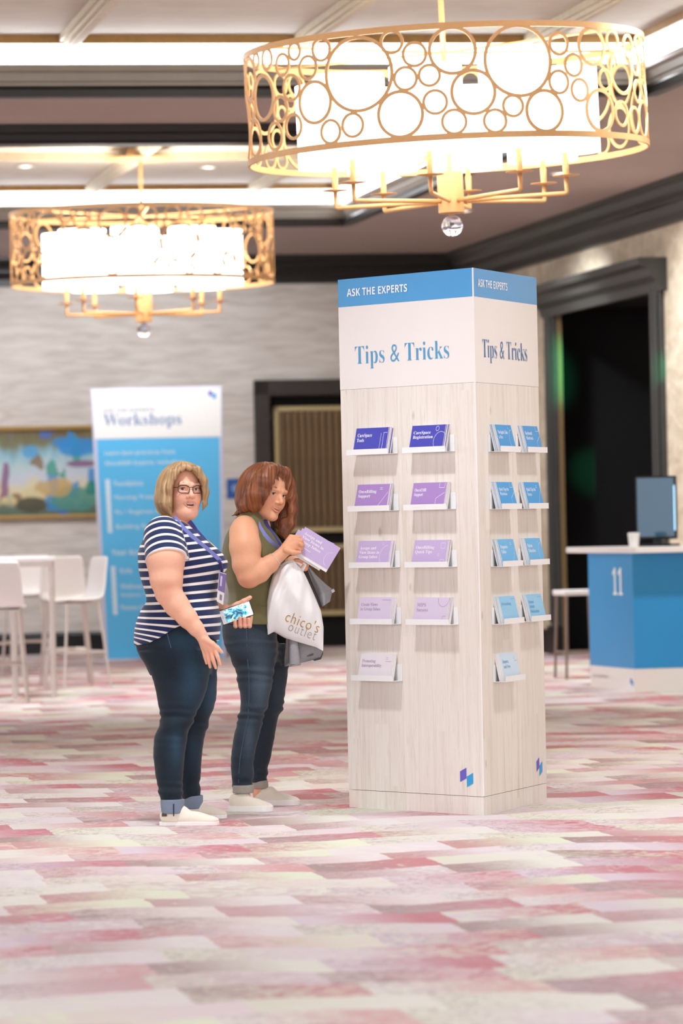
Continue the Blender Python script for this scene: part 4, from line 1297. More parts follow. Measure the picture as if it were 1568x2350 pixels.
def np_mesh(name, verts, quads, mats, origin, attrs=None, smooth=True):
    me = bpy.data.meshes.new(name)
    n, f = len(verts), len(quads)
    me.vertices.add(n); me.vertices.foreach_set('co', (verts - np.array(origin)).astype(np.float32).ravel())
    me.loops.add(f * 4); me.loops.foreach_set('vertex_index', quads.astype(np.int32).ravel())
    me.polygons.add(f); me.polygons.foreach_set('loop_start', np.arange(0, f * 4, 4, dtype=np.int32))
    for m in (mats if isinstance(mats, (list, tuple)) else (mats,)): me.materials.append(m)
    if smooth: me.polygons.foreach_set('use_smooth', np.ones(f, bool))
    me.update(calc_edges=True)
    for k, a in (attrs or {}).items():
        if a.ndim == 1:
            at_ = me.attributes.new(k, 'FLOAT', 'POINT'); at_.data.foreach_set('value', a.astype(np.float32))
        else:
            at_ = me.attributes.new(k, 'FLOAT_COLOR', 'POINT'); at_.data.foreach_set('color', np.c_[a, np.ones(len(a))].astype(np.float32).ravel())
    me.validate()
    return me


def join_parts(parts):
    vs, qs, o = [], [], 0
    for v, q in parts:
        vs.append(v); qs.append(q + o); o += len(v)
    return np.concatenate(vs), np.concatenate(qs)


def laplace(v, q, it=1, lam=.5):
    e = np.concatenate([q[:, [0, 1]], q[:, [1, 2]], q[:, [2, 3]], q[:, [3, 0]]])
    for _ in range(it):
        s = np.zeros_like(v); c = np.zeros(len(v))
        np.add.at(s, e[:, 0], v[e[:, 1]]); np.add.at(c, e[:, 0], 1)
        np.add.at(s, e[:, 1], v[e[:, 0]]); np.add.at(c, e[:, 1], 1)
        v = v + lam * (s / np.maximum(c, 1)[:, None] - v)
    return v

# ------------------------------------------------------------------ people: shared builders
def vcol_material(name, rough=.5, noise_amt=.06, scale=60, bump=.1, sss=0.0, sheen=0.0):
    m, nt, b = nodes_of(name)
    a = N(nt, 'ShaderNodeAttribute', attribute_name='col')
    tc = N(nt, 'ShaderNodeTexCoord')
    nz = N(nt, 'ShaderNodeTexNoise', i_Scale=scale, i_Detail=4.0, i_Roughness=.6); L(nt, tc.outputs['Object'], nz.inputs['Vector'])
    f = ramp(nt, nz.outputs[0], [(.3, (1 - noise_amt,) * 3), (.7, (1 + noise_amt,) * 3)])
    L(nt, mixc(nt, 1.0, a.outputs['Color'], f, 'MULTIPLY'), b.inputs['Base Color'])
    b.inputs['Roughness'].default_value = rough
    b.inputs['Sheen Weight'].default_value = sheen
    b.inputs['Specular IOR Level'].default_value = .35
    if sss:
        b.inputs['Subsurface Weight'].default_value = sss
        b.inputs['Subsurface Radius'].default_value = (.010, .004, .002)
        b.inputs['Subsurface Scale'].default_value = 1.0
    bp = N(nt, 'ShaderNodeBump', i_Strength=bump, i_Distance=.002); L(nt, nz.outputs[0], bp.inputs['Height']); L(nt, bp.outputs[0], b.inputs['Normal'])
    return m


def hair_material(name, stops, rough=.42):
    m, nt, b = nodes_of(name)
    a = N(nt, 'ShaderNodeAttribute', attribute_name='flow')
    mp = N(nt, 'ShaderNodeMapping'); mp.inputs['Scale'].default_value = (1, 1, 1); L(nt, a.outputs['Vector'], mp.inputs[0])
    n1 = N(nt, 'ShaderNodeTexNoise', i_Scale=1.0, i_Detail=6.0, i_Roughness=.7); L(nt, mp.outputs[0], n1.inputs['Vector'])
    mp2 = N(nt, 'ShaderNodeMapping'); mp2.inputs['Scale'].default_value = (.22, .6, 1); L(nt, a.outputs['Vector'], mp2.inputs[0])
    n2 = N(nt, 'ShaderNodeTexNoise', i_Scale=1.0, i_Detail=2.0); L(nt, mp2.outputs[0], n2.inputs['Vector'])
    f = math_(nt, 'ADD', math_(nt, 'MULTIPLY', n1.outputs[0], .55), math_(nt, 'MULTIPLY', n2.outputs[0], .45))
    L(nt, ramp(nt, f, [(p, lin(c)) for p, c in stops]), b.inputs['Base Color'])
    b.inputs['Roughness'].default_value = rough
    b.inputs['Anisotropic'].default_value = .6
    bp = N(nt, 'ShaderNodeBump', i_Strength=.4, i_Distance=.003); L(nt, n1.outputs[0], bp.inputs['Height']); L(nt, bp.outputs[0], b.inputs['Normal'])
    return m


M_skin = vcol_material('skin', .48, .035, 90, .06, sss=.12)
M_denim = vcol_material('denim', .8, .16, 160, .25, sheen=.1)
M_canvas = mat('cream_canvas', '#e9dccb', .8, var=.04, scale=220, bump=.15)
M_rubber = mat('white_rubber_sole', '#f3eee8', .55)
M_eye = [mat('eye_white', '#efe9e6', .15), mat('iris', '#5a4636', .12), mat('pupil', '#0c0908', .1)]
M_lash = mat('lash_brown', '#3a271f', .6)
M_teeth = mat('teeth', '#f4ece2', .3)


class Person:
    def __init__(self, Y, foot, label):
        self.Y = Y
        p = self.W(*foot)
        self.root = thing('person', label, 'person', (p.x, p.y, 0))
        self.o = np.array((p.x, p.y, 0.0))

    def W(self, px, py, dy=0.0): return at(px, py, self.Y + dy)

    def rows(self, tbl):
        out = []
        for py, l, r, dy, ry in tbl:
            a, b = self.W(l, py, dy), self.W(r, py, dy)
            out.append(((a.z + b.z) / 2, (a.x + b.x) / 2, self.Y + dy, (b.x - a.x) / 2, ry))
        return Loft(out)

    def part(self, name, verts, quads, m, attrs=None, parent=None):
        me = np_mesh(name, verts, quads, m, self.o, attrs)
        return link(name, me, parent or self.root)

    def sub(self, p): return V(p) - V(self.o)

    def ribbon(self, name, pts, width_dir, w, th, m, parent=None):
        """Flat band through points; width_dir gives the half-width vector at each point."""
        q = MB(); vs = []; n = len(pts)
        for i, p in enumerate(pts):
            p = self.sub(p); wd = V(width_dir[i] if isinstance(width_dir, list) else width_dir).normalized() * (w / 2)
            t = V(pts[min(i + 1, n - 1)]) - V(pts[max(i - 1, 0)]); nn = t.cross(wd).normalized() * (th / 2)
            vs += [p - wd - nn, p + wd - nn, p + wd + nn, p - wd + nn]
        fs = []
        for i in range(n - 1):
            for c in range(4): fs.append((i * 4 + c, i * 4 + (c + 1) % 4, (i + 1) * 4 + (c + 1) % 4, (i + 1) * 4 + c))
        fs += [(3, 2, 1, 0), tuple((n - 1) * 4 + c for c in range(4))]
        return q.add(vs, fs).build(name, m, parent or self.root, smooth=True)


class Head:
    """Head frame: x towards the face, y to the person's left, z up; unit metres times scale."""

    def __init__(self, org, yaw, roll=0.0, pitch=0.0, s=1.0):
        f = V((math.sin(yaw), -math.cos(yaw), 0)); u = V((0, 0, 1)); l = u.cross(f)
        R = Matrix((f, l, u)).transposed()
        R = R @ Matrix.Rotation(roll, 3, 'X') @ Matrix.Rotation(pitch, 3, 'Y')
        self.R = np.array(R); self.org = _np(org); self.s = s

    def p(self, x, y, z): return self.org + self.R @ (np.array((x, y, z)) * self.s)

    def inv(self, P): return ((P - self.org) @ self.R) / self.s

    def add(self, S, open_mouth=False, smile=0.0, full=1.0, lips=1.0):
        s = self.s; p = self.p; R = self.R; self.open = open_mouth

        def E(c, r, k, kind='add'): S.ell(p(*c), np.array(r) * s, R, k * s, kind)

        def C(a, b, ra, rb, k, kind='add'): S.cone(p(*a), p(*b), ra * s, rb * s, k * s, kind)
        E((-.014, 0, .036), (.099, .077, .084), .01)
        E((.028, 0, -.034), (.064, .064 * full, .088), .03)
        for sg in (-1, 1):
            E((.046, sg * .036, -.036), (.036, .031, .036), .022)
            C((.0, sg * .046 * full, -.052), (.062, sg * .010, -.104), .025 * full, .018, .024)
            C((.079, sg * .042, .021), (.089, sg * .012, .018), .009, .0095, .014)
            E((-.004, sg * .078, -.012), (.018, .008, .03), .008)
        E((.074, 0, -.106), (.018, .02, .017), .018)
        if full > 1: E((.03, 0, -.105), (.05, .045, .03), .03)
        for sg in (-1, 1): E((.097, sg * .033, -.001), (.015, .019, .0115), .011, 'sub')
        C((.086, 0, .008), (.109, 0, -.030), .0075, .0110, .012)
        E((.108, 0, -.035), (.0115, .0105, .009), .008)
        for sg in (-1, 1): E((.095, sg * .0135, -.038), (.011, .0075, .0075), .006)
        # lids
        for sg in (-1, 1):
            c = p(.0705, sg * .032, -.001)
            up = self.R[:, 2]; fw = self.R[:, 0]; r0 = .0150 * s

            def lid(P, c=c, up=up, fw=fw, r0=r0, sgn=1, th=.26):
                w = P - c; d = np.abs(np.sqrt((w * w).sum(-1)) - r0) - .0016 * s
                z = w @ up * sgn - (w @ fw) * th
                return np.maximum(d, -z)
            lo, hi = c - r0 - .004, c + r0 + .004
            S.fn(lid, lo, hi, .003 * s)
            S.fn(lambda P, l=lid: l(P, sgn=-1, th=.42), lo, hi, .003 * s)
        zc = .006 * smile
        g = .0035 if open_mouth else 0
        U = [(.080, -.027, -.071 + zc + (.0 if not smile else .003)), (.0945, -.008, -.0655 + g), (.0955, 0, -.067 + g), (.0945, .008, -.0655 + g), (.080, .027, -.071 + zc)]
        Lw = [(.080, -.026, -.073 + zc), (.0925, -.009, -.0785 - g), (.0935, 0, -.079 - g), (.0925, .009, -.0785 - g), (.080, .026, -.073 + zc)]
        for ch, r in ((U, .0038), (Lw, .0046)):
            r *= lips
            for i in range(4): C(ch[i], ch[i + 1], r * (.6 if i in (0,) else 1), r * (.6 if i == 3 else 1), .005)
        if open_mouth: E((.094, 0, -.0725), (.018, .0165, .0042), .002, 'sub')
        self.U, self.Lw = U, Lw

    def colour(self, Pw, skin, lip, blush, brow):
        """Complexion from the head frame: lips, cheeks, brows."""
        q = self.inv(Pw)
        n = len(q); col = np.tile(np.array(lin(skin)[:3]), (n, 1))

        def mixin(w, c):
            nonlocal col
            col = col * (1 - w[:, None]) + np.array(lin(c)[:3]) * w[:, None]
        face = (q[:, 0] > .02) & (q[:, 2] > -.14) & (q[:, 2] < .11) & (np.abs(q[:, 1]) < .1)
        for sg in (-1, 1):
            w = np.exp(-(((q[:, 1] - sg * .042) / .022) ** 2 + ((q[:, 2] + .036) / .02) ** 2)) * .38 * face; mixin(w, blush)
        w = np.exp(-((q[:, 1] / .013) ** 2 + ((q[:, 2] + .036) / .012) ** 2)) * .4 * face; mixin(w, blush)
        dl = np.full(n, 1.0)
        for ch in (self.U, self.Lw):
            for i in range(4): dl = np.minimum(dl, d_cone(q, np.array(ch[i]), np.array(ch[i + 1]), 0, 0))
        mixin(np.clip((.0075 - dl) / .002, 0, 1) * face * .42, lip)
        if self.open: mixin(((np.abs(q[:, 2] + .0725) < .0046) & (np.abs(q[:, 1]) < .0165) & (q[:, 0] < .0935) & (q[:, 0] > .06)).astype(float), '#5c2a26')
        for sg in (-1, 1):
            b = [(.085, sg * .014, .0215), (.084, sg * .032, .0275), (.074, sg * .050, .0215)]
            d = np.minimum(d_cone(q, np.array(b[0]), np.array(b[1]), .0042, .0035), d_cone(q, np.array(b[1]), np.array(b[2]), .0035, .002))
            mixin(np.clip((.004 - d) / .004, 0, 1) * face * .95, brow)
        return col, q

    def eyes(self, pers, parent, look=(0, 0)):
        for sg in (-1, 1):
            c = self.p(.0705, sg * .032, -.001); s = self.s
            prof = []; mi = []
            for i in range(19):
                a = math.pi * i / 18; prof.append((max(1e-4, .0134 * s * math.sin(a)), -.0134 * s * math.cos(a)))
            q = MB().lathe(prof, seg=20)
            z = [sum(q.v[i][2] for i in f) / len(f) / (.0134 * s) for f in q.f]
            q.m = [2 if t > math.cos(.24) else 1 if t > math.cos(.52) else 0 for t in z]
            o = q.build('eye', M_eye, parent, smooth=True)
            f = V(self.R[:, 0]) + V(self.R[:, 1]) * look[0] + V(self.R[:, 2]) * look[1]; f.normalize()
            M = f.to_track_quat('Z', 'Y').to_matrix().to_4x4()
            o.matrix_local = Matrix.Translation(V(c) - V(pers.o)) @ M
            # upper lash line
            pts = []
            for k in range(9):
                t = -1 + 2 * k / 8
                pts.append(pers.sub(self.p(.0705 + .0165 * math.sqrt(max(0, 1 - (t * .92) ** 2 * .85 - .07)), sg * .032 + t * .0150, -.001 + .0062 - .0055 * t * t)))
            MB().tube(pts, [.0004 + .0010 * s * (1 - abs(-1 + 2 * k / 8) ** 3) for k in range(9)], 6).build('eyelash', M_lash, parent, smooth=True)


def body_mesh(S, lo, hi, boxes, h0=.0055):
    """Mesh one solid: coarse everywhere, finer inside the boxes (lo, hi, voxel), joined into one surface."""
    v, q = S.mesh(lo, hi, h0)
    c = v[q].mean(1); keep = np.ones(len(q), bool)
    for bl, bh, _ in boxes:
        keep &= ~np.all((c > np.array(bl) + .004) & (c < np.array(bh) - .010), axis=1)
    q = q[keep]
    parts = [(v, q)]
    for bl, bh, h in boxes: parts.append(S.mesh(bl, bh, h))
    v, q = join_parts(parts)
    used = np.zeros(len(v), bool); used[q.ravel()] = True
    mp = np.cumsum(used) - 1
    return v[used], mp[q]


def bx(P, px0, px1, py0, py1, d0, d1):
    c = [P.W(x, y, d) for x in (px0, px1) for y in (py0, py1) for d in (d0, d1)]
    a = np.array([tuple(v) for v in c]); return a.min(0), a.max(0)


def shoe(P, heel, toe_px, dyaw, sc_w=1.0, sole_h=.019, tag_=False):
    """Slip-on canvas shoe with rubber sole. heel = world ground point, length from the picture."""
    f = V((math.cos(dyaw), math.sin(dyaw), 0)); l = V((-f.y, f.x, 0))
    L_ = (toe_px - heel.x) / f.x
    R = np.array(Matrix((f, l, V((0, 0, 1)))).transposed()); k = L_ / .275; org = _np(heel)

    def p(x, y, z): return org + R @ (np.array((x * k, y * sc_w, z)))
    S = Sdf()
    for c, r in (((.050, 0, .046), (.050 * k, .035, .044)), ((.130, 0, .030), (.095 * k, .039, .036)), ((.212, 0, .022), (.060 * k, .043, .023)), ((.092, 0, .062), (.042 * k, .030, .030))):
        S.ell(p(*c), r, R, .018)
    S.cut(lambda Q: (org[2] + sole_h - .004) - Q[..., 2], 0)
    S.ell(p(.052, 0, .118), (.045, .030, .042), R, .006, 'sub')
    lo = org + np.array((-.1, -.12, -.005)); hi = org + np.array((.34, .12, .14))
    v, q = S.mesh(lo, hi, .0035)
    o = P.part('shoe', v, q, M_canvas)
    xs = [0, .004, .015, .04, .09, .14, .19, .225, .25, .266, .275]; ws = [.006, .018, .030, .037, .038, .040, .046, .044, .035, .021, .006]
    n = len(xs)
    left = [p(x - .002, w + .001, 0) for x, w in zip(xs, ws)]; right = [p(x - .002, -w - .001, 0) for x, w in zip(xs, ws)]
    ring = right + left[::-1]
    MB().prism([(a[0] - P.o[0], a[1] - P.o[1]) for a in ring], .0, sole_h).build('sole', M_rubber, o, bevel=.003)
    # elastic gore on each side
    if tag_:
        MB().obox(V(p(.018, -.040, .044)) - V(P.o), f * .022, l * .006, V((0, 0, .014))).build('heel_tab', mat('brown_leather_tab', '#5a3a30', .6), o)
    return o


def denim_cols(v, base, fade, spots):
    c = np.tile(np.array(lin(base)[:3]), (len(v), 1)); F = np.array(lin(fade)[:3])
    for ctr, r, amt in spots:
        d = (v - _np(ctr)) / np.array(r)
        w = np.exp(-(d * d).sum(1)) * amt
        c = c * (1 - w[:, None]) + F * w[:, None]
    return c


def wavy(P, amp, f, seed=0):
    x, y, z = P[..., 0], P[..., 1], P[..., 2]
    return amp * (np.sin(f * z + 9 * x + seed + 2.2 * np.sin(f * .31 * z + 15 * y + seed * 2)) * .6 + np.sin(f * .55 * z - 22 * x + 13 * y + seed * 3) * .4)

# ------------------------------------------------------------------ woman in the striped top
P1 = Person(18.75, (430, 1885), 'person in a navy striped top, glasses and dark jeans holding a phone')
W = P1.W
torso1 = P1.rows([(1187, 366, 428, 0, .085), (1200, 350, 441, 0, .14), (1215, 338, 459, 0, .175), (1235, 328, 480, 0, .188), (1262, 318, 509, 0, .19), (1285, 316, 521, 0, .188),
                  (1302, 318, 523, 0, .182), (1325, 324, 509, 0, .176), (1355, 331, 502, 0, .176), (1380, 335, 501, 0, .182), (1400, 323, 505, 0, .195), (1430, 311, 507, 0, .205),
                  (1460, 307, 504, 0, .207), (1486, 308, 500, 0, .206)])
arm1 = [W(374, 1228, -.15), W(380, 1285, -.205), W(382, 1330, -.22), W(387, 1360, -.225), W(405, 1388, -.23), W(430, 1418, -.24), W(450, 1442, -.245), W(461, 1456, -.247)]
arm1r = [.072, .086, .073, .060, .055, .045, .034, .0275]
far1 = [W(405, 1230, .16), W(430, 1310, .20), W(455, 1385, .18), W(490, 1397, .12), W(519, 1403, .06)]
far1r = [.07, .062, .048, .040, .028]
hd1 = Head(W(423, 1124, -.02), math.radians(20), roll=math.radians(-2), pitch=math.radians(-2), s=.985)

S = Sdf()
S.loft(Loft([r for r in zip(*torso1.t) if r[0] > W(400, 1415).z], 40), -.018, 0)
S.cone(W(396, 1216, .01), hd1.p(-.018, 0, -.075), .066, .058, .03)
hd1.add(S, open_mouth=True, smile=.9, full=1.04, lips=.8)
S.ell(hd1.p(.030, 0, -.112), (.042, .038, .024), hd1.R, .03)
S.chain(arm1, arm1r, .012); S.chain(far1, far1r, .012)
# near hand, hanging
wr = arm1[-1]
mcp = [W(467, 1488, -.238), W(474.5, 1492, -.250), W(483.5, 1493, -.257), W(492, 1488, -.258)]
mid = [W(471, 1507, -.240), W(479, 1513, -.252), W(489.5, 1515, -.260), W(499.5, 1508, -.262)]
tip = [W(474.5, 1522, -.236), W(482.5, 1531, -.248), W(495.5, 1533, -.256), W(505.5, 1525, -.258)]
for i in range(4):
    S.cone(wr, mcp[i], .021, .0125, .010)
for i in range(4):
    S.chain([mcp[i], mid[i], tip[i]], [.0108, .0092, .0066], .0025)
S.chain([W(468, 1466, -.262), W(487, 1478, -.262), W(499, 1487, -.258), W(509, 1497, -.252)], [.016, .0135, .011, .0078], .005)
# far hand, behind the phone, fingers curled over its lower edge
S.chain([far1[-1], W(545, 1403, .055)], [.028, .024], .012); S.ell(W(551, 1403, .056), (.034, .013, .028), None, .012)
for k, (fx, ty) in enumerate(((540, 1425), (551.5, 1417), (562, 1419), (572, 1421))):
    S.chain([W(fx + 4, 1412, .055), W(fx + 1, 1437, .044), W(fx, 1436, .012), W(fx - .5, ty, .006)], [.0100, .0098, .0092, .0078], .003)
S.chain([W(531, 1395, .05), W(545, 1388, .046), W(560, 1380, .036), W(574, 1371, .030)], [.015, .0135, .012, .009], .006)
# legs inside the jeans, feet inside the shoes
S.chain([W(398, 1480, -.09), W(404, 1655, -.145), W(388, 1745, -.175), W(394, 1845, -.2)], [.06, .05, .042, .034], .02)
S.chain([W(428, 1480, .09), W(445, 1655, .145), W(434, 1745, .17), W(440, 1840, .197)], [.06, .05, .042, .034], .02)
S.chain([W(395, 1845, -.2), W(400, 1872, -.2)], [.042, .034], .01); S.chain([W(442, 1838, .197), W(446, 1858, .2)], [.042, .034], .01)
hb = bx(P1, 388, 474, 1062, 1200, -.17, .12)
h1b = bx(P1, 450, 520, 1458, 1545, -.30, -.19)
h2b = bx(P1, 512, 588, 1360, 1448, -.02, .10)
lo = np.array((P1.o[0] - .45, P1.Y - .4, 0.02)); hi = np.array((P1.o[0] + .45, P1.Y + .4, 1.72))
v, q = body_mesh(S, lo, hi, [(hb[0], hb[1], .0024), (h1b[0], h1b[1], .0026), (h2b[0], h2b[1], .0026)])
SK1 = '#efb497'
col, _ = hd1.colour(v, SK1, '#c9776c', '#e79a86', '#a67c58')
# pinker elbow, knuckles and finger ends
for c_, r_, a_ in ((W(385, 1352, -.29), .03, .45), (W(478, 1491, -.27), .03, .3), (W(492, 1528, -.26), .03, .35), (W(556, 1425, .0), .05, .35)):
    w = np.exp(-(((v - _np(c_)) / r_) ** 2).sum(1)) * a_; col = col * (1 - w[:, None]) + np.array(lin('#dd8e78')[:3]) * w[:, None]
body1 = P1.part('body', v, q, M_skin, {'col': col})
hd1.eyes(P1, body1, (-.25, .0))
MB().tube([P1.sub(hd1.p(.0845, y, -.0690 + 4 * y * y)) for y in (-.014, -.007, 0, .007, .014)], .0027, 8).build('teeth', M_teeth, body1, smooth=True)

# striped top
slv_a, slv_b = W(374, 1228, -.145), W(381, 1283, -.205)
sdir = (_np(slv_b) - _np(slv_a)); sdir /= np.linalg.norm(sdir)


def sleeve_d(P):
    d = d_cone(P, _np(slv_a), _np(slv_b) + sdir * .04, .086, .099)
    return np.maximum(d, (P - _np(slv_b)) @ sdir)


slf_a, slf_b = W(405, 1232, .15), W(425, 1292, .195)
sdf_ = (_np(slf_b) - _np(slf_a)); sdf_ /= np.linalg.norm(sdf_)
hem_px = [(300, 1483), (344, 1474), (373, 1460), (400, 1441), (425, 1431), (450, 1438), (475, 1455), (500, 1471), (520, 1476)]
hem_x = [W(a, b).x for a, b in hem_px]; hem_z = [W(a, b).z for a, b in hem_px]
na, nb_ = _np(W(362, 1179)), _np(W(466, 1250))


def neck_cut(P):
    t = (P[..., 0] - na[0]) / (nb_[0] - na[0])
    zl = na[2] + (nb_[2] - na[2]) * t - .035 * np.sin(np.clip(t, 0, 1) * math.pi) + .6 * np.abs(P[..., 1] - P1.Y) ** 1.2 + 8 * np.maximum(np.abs(P[..., 1] - P1.Y) - .10, 0)
    return P[..., 2] - zl


T1 = Sdf()
T1.loft(torso1, 0, 0)
T1.fn(sleeve_d, np.minimum(_np(slv_a), _np(slv_b)) - .12, np.maximum(_np(slv_a), _np(slv_b)) + .12, .022)
T1.fn(lambda P: np.maximum(d_cone(P, _np(slf_a), _np(slf_b) + sdf_ * .04, .075, .08), (P - _np(slf_b)) @ sdf_), np.minimum(_np(slf_a), _np(slf_b)) - .12, np.maximum(_np(slf_a), _np(slf_b)) + .12, .022)
T1.disp(lambda P: wavy(P, .0022, 34, 1.0) * (1 + 1.2 * np.exp(-((P[..., 2] - W(335, 1378).z) / .08) ** 2)))
T1.cut(neck_cut, .004)
T1.cut(lambda P: np.interp(P[..., 0], hem_x, hem_z) - P[..., 2] + .012 * np.sin(P[..., 1] * 30) * 0, .003)
tl, th = torso1.box(.03); tl[1] -= .12; tl[0] -= .03; th[1] += .1
v, q = T1.mesh(tl, th, .0045)
# stripe coordinate: rows sag with the body, and run round the arm on the sleeve
zt_ = v[:, 2]; xt = v[:, 0]
xc = W(415, 1300).x
u_ = (xt - xc)
bust = np.exp(-((zt_ - W(500, 1290).z) / .09) ** 2)
sv = zt_ - .14 * np.maximum(u_, 0) * bust - .05 * u_ * (1 - bust)
low = np.clip((W(0, 1395).z - zt_) / .16, 0, 1)
sv = sv + low * (.05 * np.minimum(u_, 0) * -1 * -1 - .35 * np.minimum(u_ + .02, 0) * -1 * low) + .05 * u_ * low
top = np.clip((zt_ - W(0, 1240).z) / .1, 0, 1)
sv = sv - top * .25 * np.minimum(u_, 0)
ds, dt_ = sleeve_d(v), torso1.d(v)
onsl = (ds < dt_ + .004) & (v[:, 1] < P1.Y)
al = (v - _np(slv_a)) @ sdir
rad = np.abs((v - _np(slv_a)) @ np.array((sdir[2], 0, -sdir[0])))
sv = np.where(onsl, -(al - .0 - .35 * rad ** 1.6) + .017, sv)


def stripe_material():
    m, nt, b = nodes_of('navy_striped_jersey')
    a = N(nt, 'ShaderNodeAttribute', attribute_name='sv')
    f = math_(nt, 'FRACT', math_(nt, 'DIVIDE', a.outputs['Fac'], .0368))
    w = ramp(nt, f, [(.0, (0, 0, 0, 1)), (.02, (0, 0, 0, 1)), (.05, (1, 1, 1, 1)), (.34, (1, 1, 1, 1)), (.37, (0, 0, 0, 1))])
    L(nt, mixc(nt, w, lin('#232e55'), lin('#f2e9e3')), b.inputs['Base Color'])
    b.inputs['Roughness'].default_value = .85; b.inputs['Sheen Weight'].default_value = .2
    b.inputs['Specular IOR Level'].default_value = .2
    return m


P1.part('striped_top', v, q, stripe_material(), {'sv': sv})

# jeans
hips1 = P1.rows([(1425, 318, 500, 0, .178), (1460, 313, 499, 0, .193), (1490, 314, 496, 0, .195), (1520, 331, 491, 0, .185), (1548, 345, 484, 0, .14)])
legn1 = P1.rows([(1495, 320, 487, -.095, .092), (1538, 342, 482, -.10, .100), (1562, 352, 479, -.11, .100), (1610, 362, 465, -.13, .09), (1646, 368, 447, -.145, .078), (1670, 362, 438, -.155, .073),
                 (1691, 355, 431, -.16, .073), (1727, 352, 425, -.17, .074), (1770, 356, 421, -.18, .066), (1805, 362, 419, -.19, .057), (1840, 369, 420, -.2, .053)])
legf1 = P1.rows([(1495, 335, 499, .095, .092), (1562, 372, 498, .11, .100), (1598, 385, 497, .12, .095), (1652, 408, 482, .14, .08), (1691, 406, 470, .155, .073), (1730, 404, 464, .165, .073),
                 (1775, 408, 461, .18, .064), (1814, 415, 459, .19, .055), (1834, 418, 461, .195, .053)])
J = Sdf(); J.loft(hips1, 0, 0); J.loft(legn1, 0, .03); J.loft(legf1, 0, .03)
kz, az, tz = W(0, 1665).z, W(0, 1825).z, W(0, 1540).z
J.disp(lambda P: wavy(P, .0058, 120, 2.0) * (np.exp(-((P[..., 2] - kz) / .055) ** 2) + .8 * np.exp(-((P[..., 2] - az) / .04) ** 2) + .12) + wavy(P, .003, 70, 5.0) * np.exp(-((P[..., 2] - tz) / .06) ** 2))
jl, jh = np.array((P1.o[0] - .36, P1.Y - .34, .08)), np.array((P1.o[0] + .3, P1.Y + .34, W(400, 1425).z + .02))
v, q = J.mesh(jl, jh, .0045)
cj = denim_cols(v, '#0a1a27', '#2a4c64', [(W(440, 1560, -.2), (.05, .10, .12), .55), (W(425, 1470, -.2), (.09, .1, .05), .5), (W(405, 1715, -.25), (.03, .08, .09), .5), (W(484, 1590, .1), (.04, .14, .11), .6), (W(445, 1720, .1), (.03, .14, .1), .3)])
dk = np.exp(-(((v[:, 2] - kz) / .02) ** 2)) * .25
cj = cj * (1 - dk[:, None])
jeans1 = P1.part('jeans', v, q, M_denim, {'col': cj})


def seam(P, loft, pts, r, m, parent, nm='seam', off=.001):
    MB().tube([P.sub(loft.front(P.W(a, b).x, P.W(a, b).z, off)) for a, b in pts], r, 6).build(nm, m, parent, smooth=True)


M_stitch1 = mat('dark_jeans_stitch', '#2d4560', .8)
seam(P1, hips1, [(385, 1440), (390, 1460), (397, 1484)], .0012, mat('jeans_seam_light', '#5d7890', .8), jeans1, 'pocket_seam')
seam(P1, hips1, [(325, 1492), (337, 1512), (343, 1490), (341, 1470)], .0013, M_stitch1, jeans1, 'back_pocket_seam')
M_cuff1 = mat('turned_denim_cuff', '#7a8698', .85, var=.12, scale=300)
for tbl in ([(1834, 368, 424, -.2, .058), (1850, 369, 423, -.2, .0575), (1866, 371, 422, -.2, .056)], [(1825, 418, 466, .195, .058), (1840, 420, 466, .195, .0575), (1855, 423, 465, .2, .056)]):
    lf = P1.rows(tbl); C_ = Sdf().loft(lf, 0, 0)
    a, b = lf.box(.01); v, q = C_.mesh(a, b, .004)
    o = P1.part('jeans_cuff', v, q, M_cuff1)
    if tbl[0][0] == 1834:
        MB().tube([P1.sub(lf.front(W(404, y).x, W(404, y).z, .0005)) for y in (1836, 1850, 1864)], .0028, 6).build('cuff_seam', mat('navy_thread', '#16243c', .8), o)
hn = ground(366, 1892); shoe(P1, V((W(367, 1890, -.2).x, P1.Y - .19, 0)), W(505, 1890, -.2).x, math.radians(-10), tag_=True)
shoe(P1, V((W(417, 1875, .2).x, P1.Y + .20, 0)), W(522, 1875, .2).x, math.radians(-6))

# hair: chin-length bob
H = Sdf()
H.ell(W(419, 1115, .0), (.104, .118, .112), None, 0)
H.ell(W(402, 1130, .02), (.088, .112, .112), None, .03)
H.ell(W(389, 1152, .01), (.064, .098, .070), None, .03)
H.chain([W(424, 1075, -.075), W(402, 1090, -.10), W(386, 1120, -.115), W(381, 1152, -.112), W(390, 1178, -.095)], [.028, .030, .028, .028, .012], .02)
H.chain([W(425, 1074, -.09), W(450, 1080, -.10), W(466, 1102, -.085), W(469, 1130, -.07), W(467, 1156, -.06), W(460, 1177, -.055)], [.022, .022, .020, .019, .016, .008], .012)
fo = _np(W(430, 1142, -.115))


def face_hole(P):
    a = (P[..., 0] - fo[0]) / (.0685 + .0 * P[..., 2]); b = (P[..., 2] - fo[2]) / np.where(P[..., 2] > fo[2], .124, .2)
    d = (np.sqrt(a * a + b * b) - 1) * .066
    return np.maximum(d, P[..., 1] - (P1.Y - .045))


H.fn(face_hole, fo - np.array((.08, .2, .22)), fo + np.array((.08, .12, .14)), .008, 'sub')
H.fn(lambda P: d_ell(P, hd1.p(.01, 0, -.02), np.array((.088, .068, .11)), hd1.R), hd1.org - .15, hd1.org + .15, .004, 'sub')
ax0 = _np(W(420, 1100, .02))


def flow_of(v, ax, fz=6.0, fa=110.0):
    w = v - ax; ang = np.arctan2(w[..., 1], w[..., 0]); r = np.sqrt((w * w).sum(-1))
    return np.stack([ang * fa * .5, (w[..., 2]) * fz, r * 12], -1)


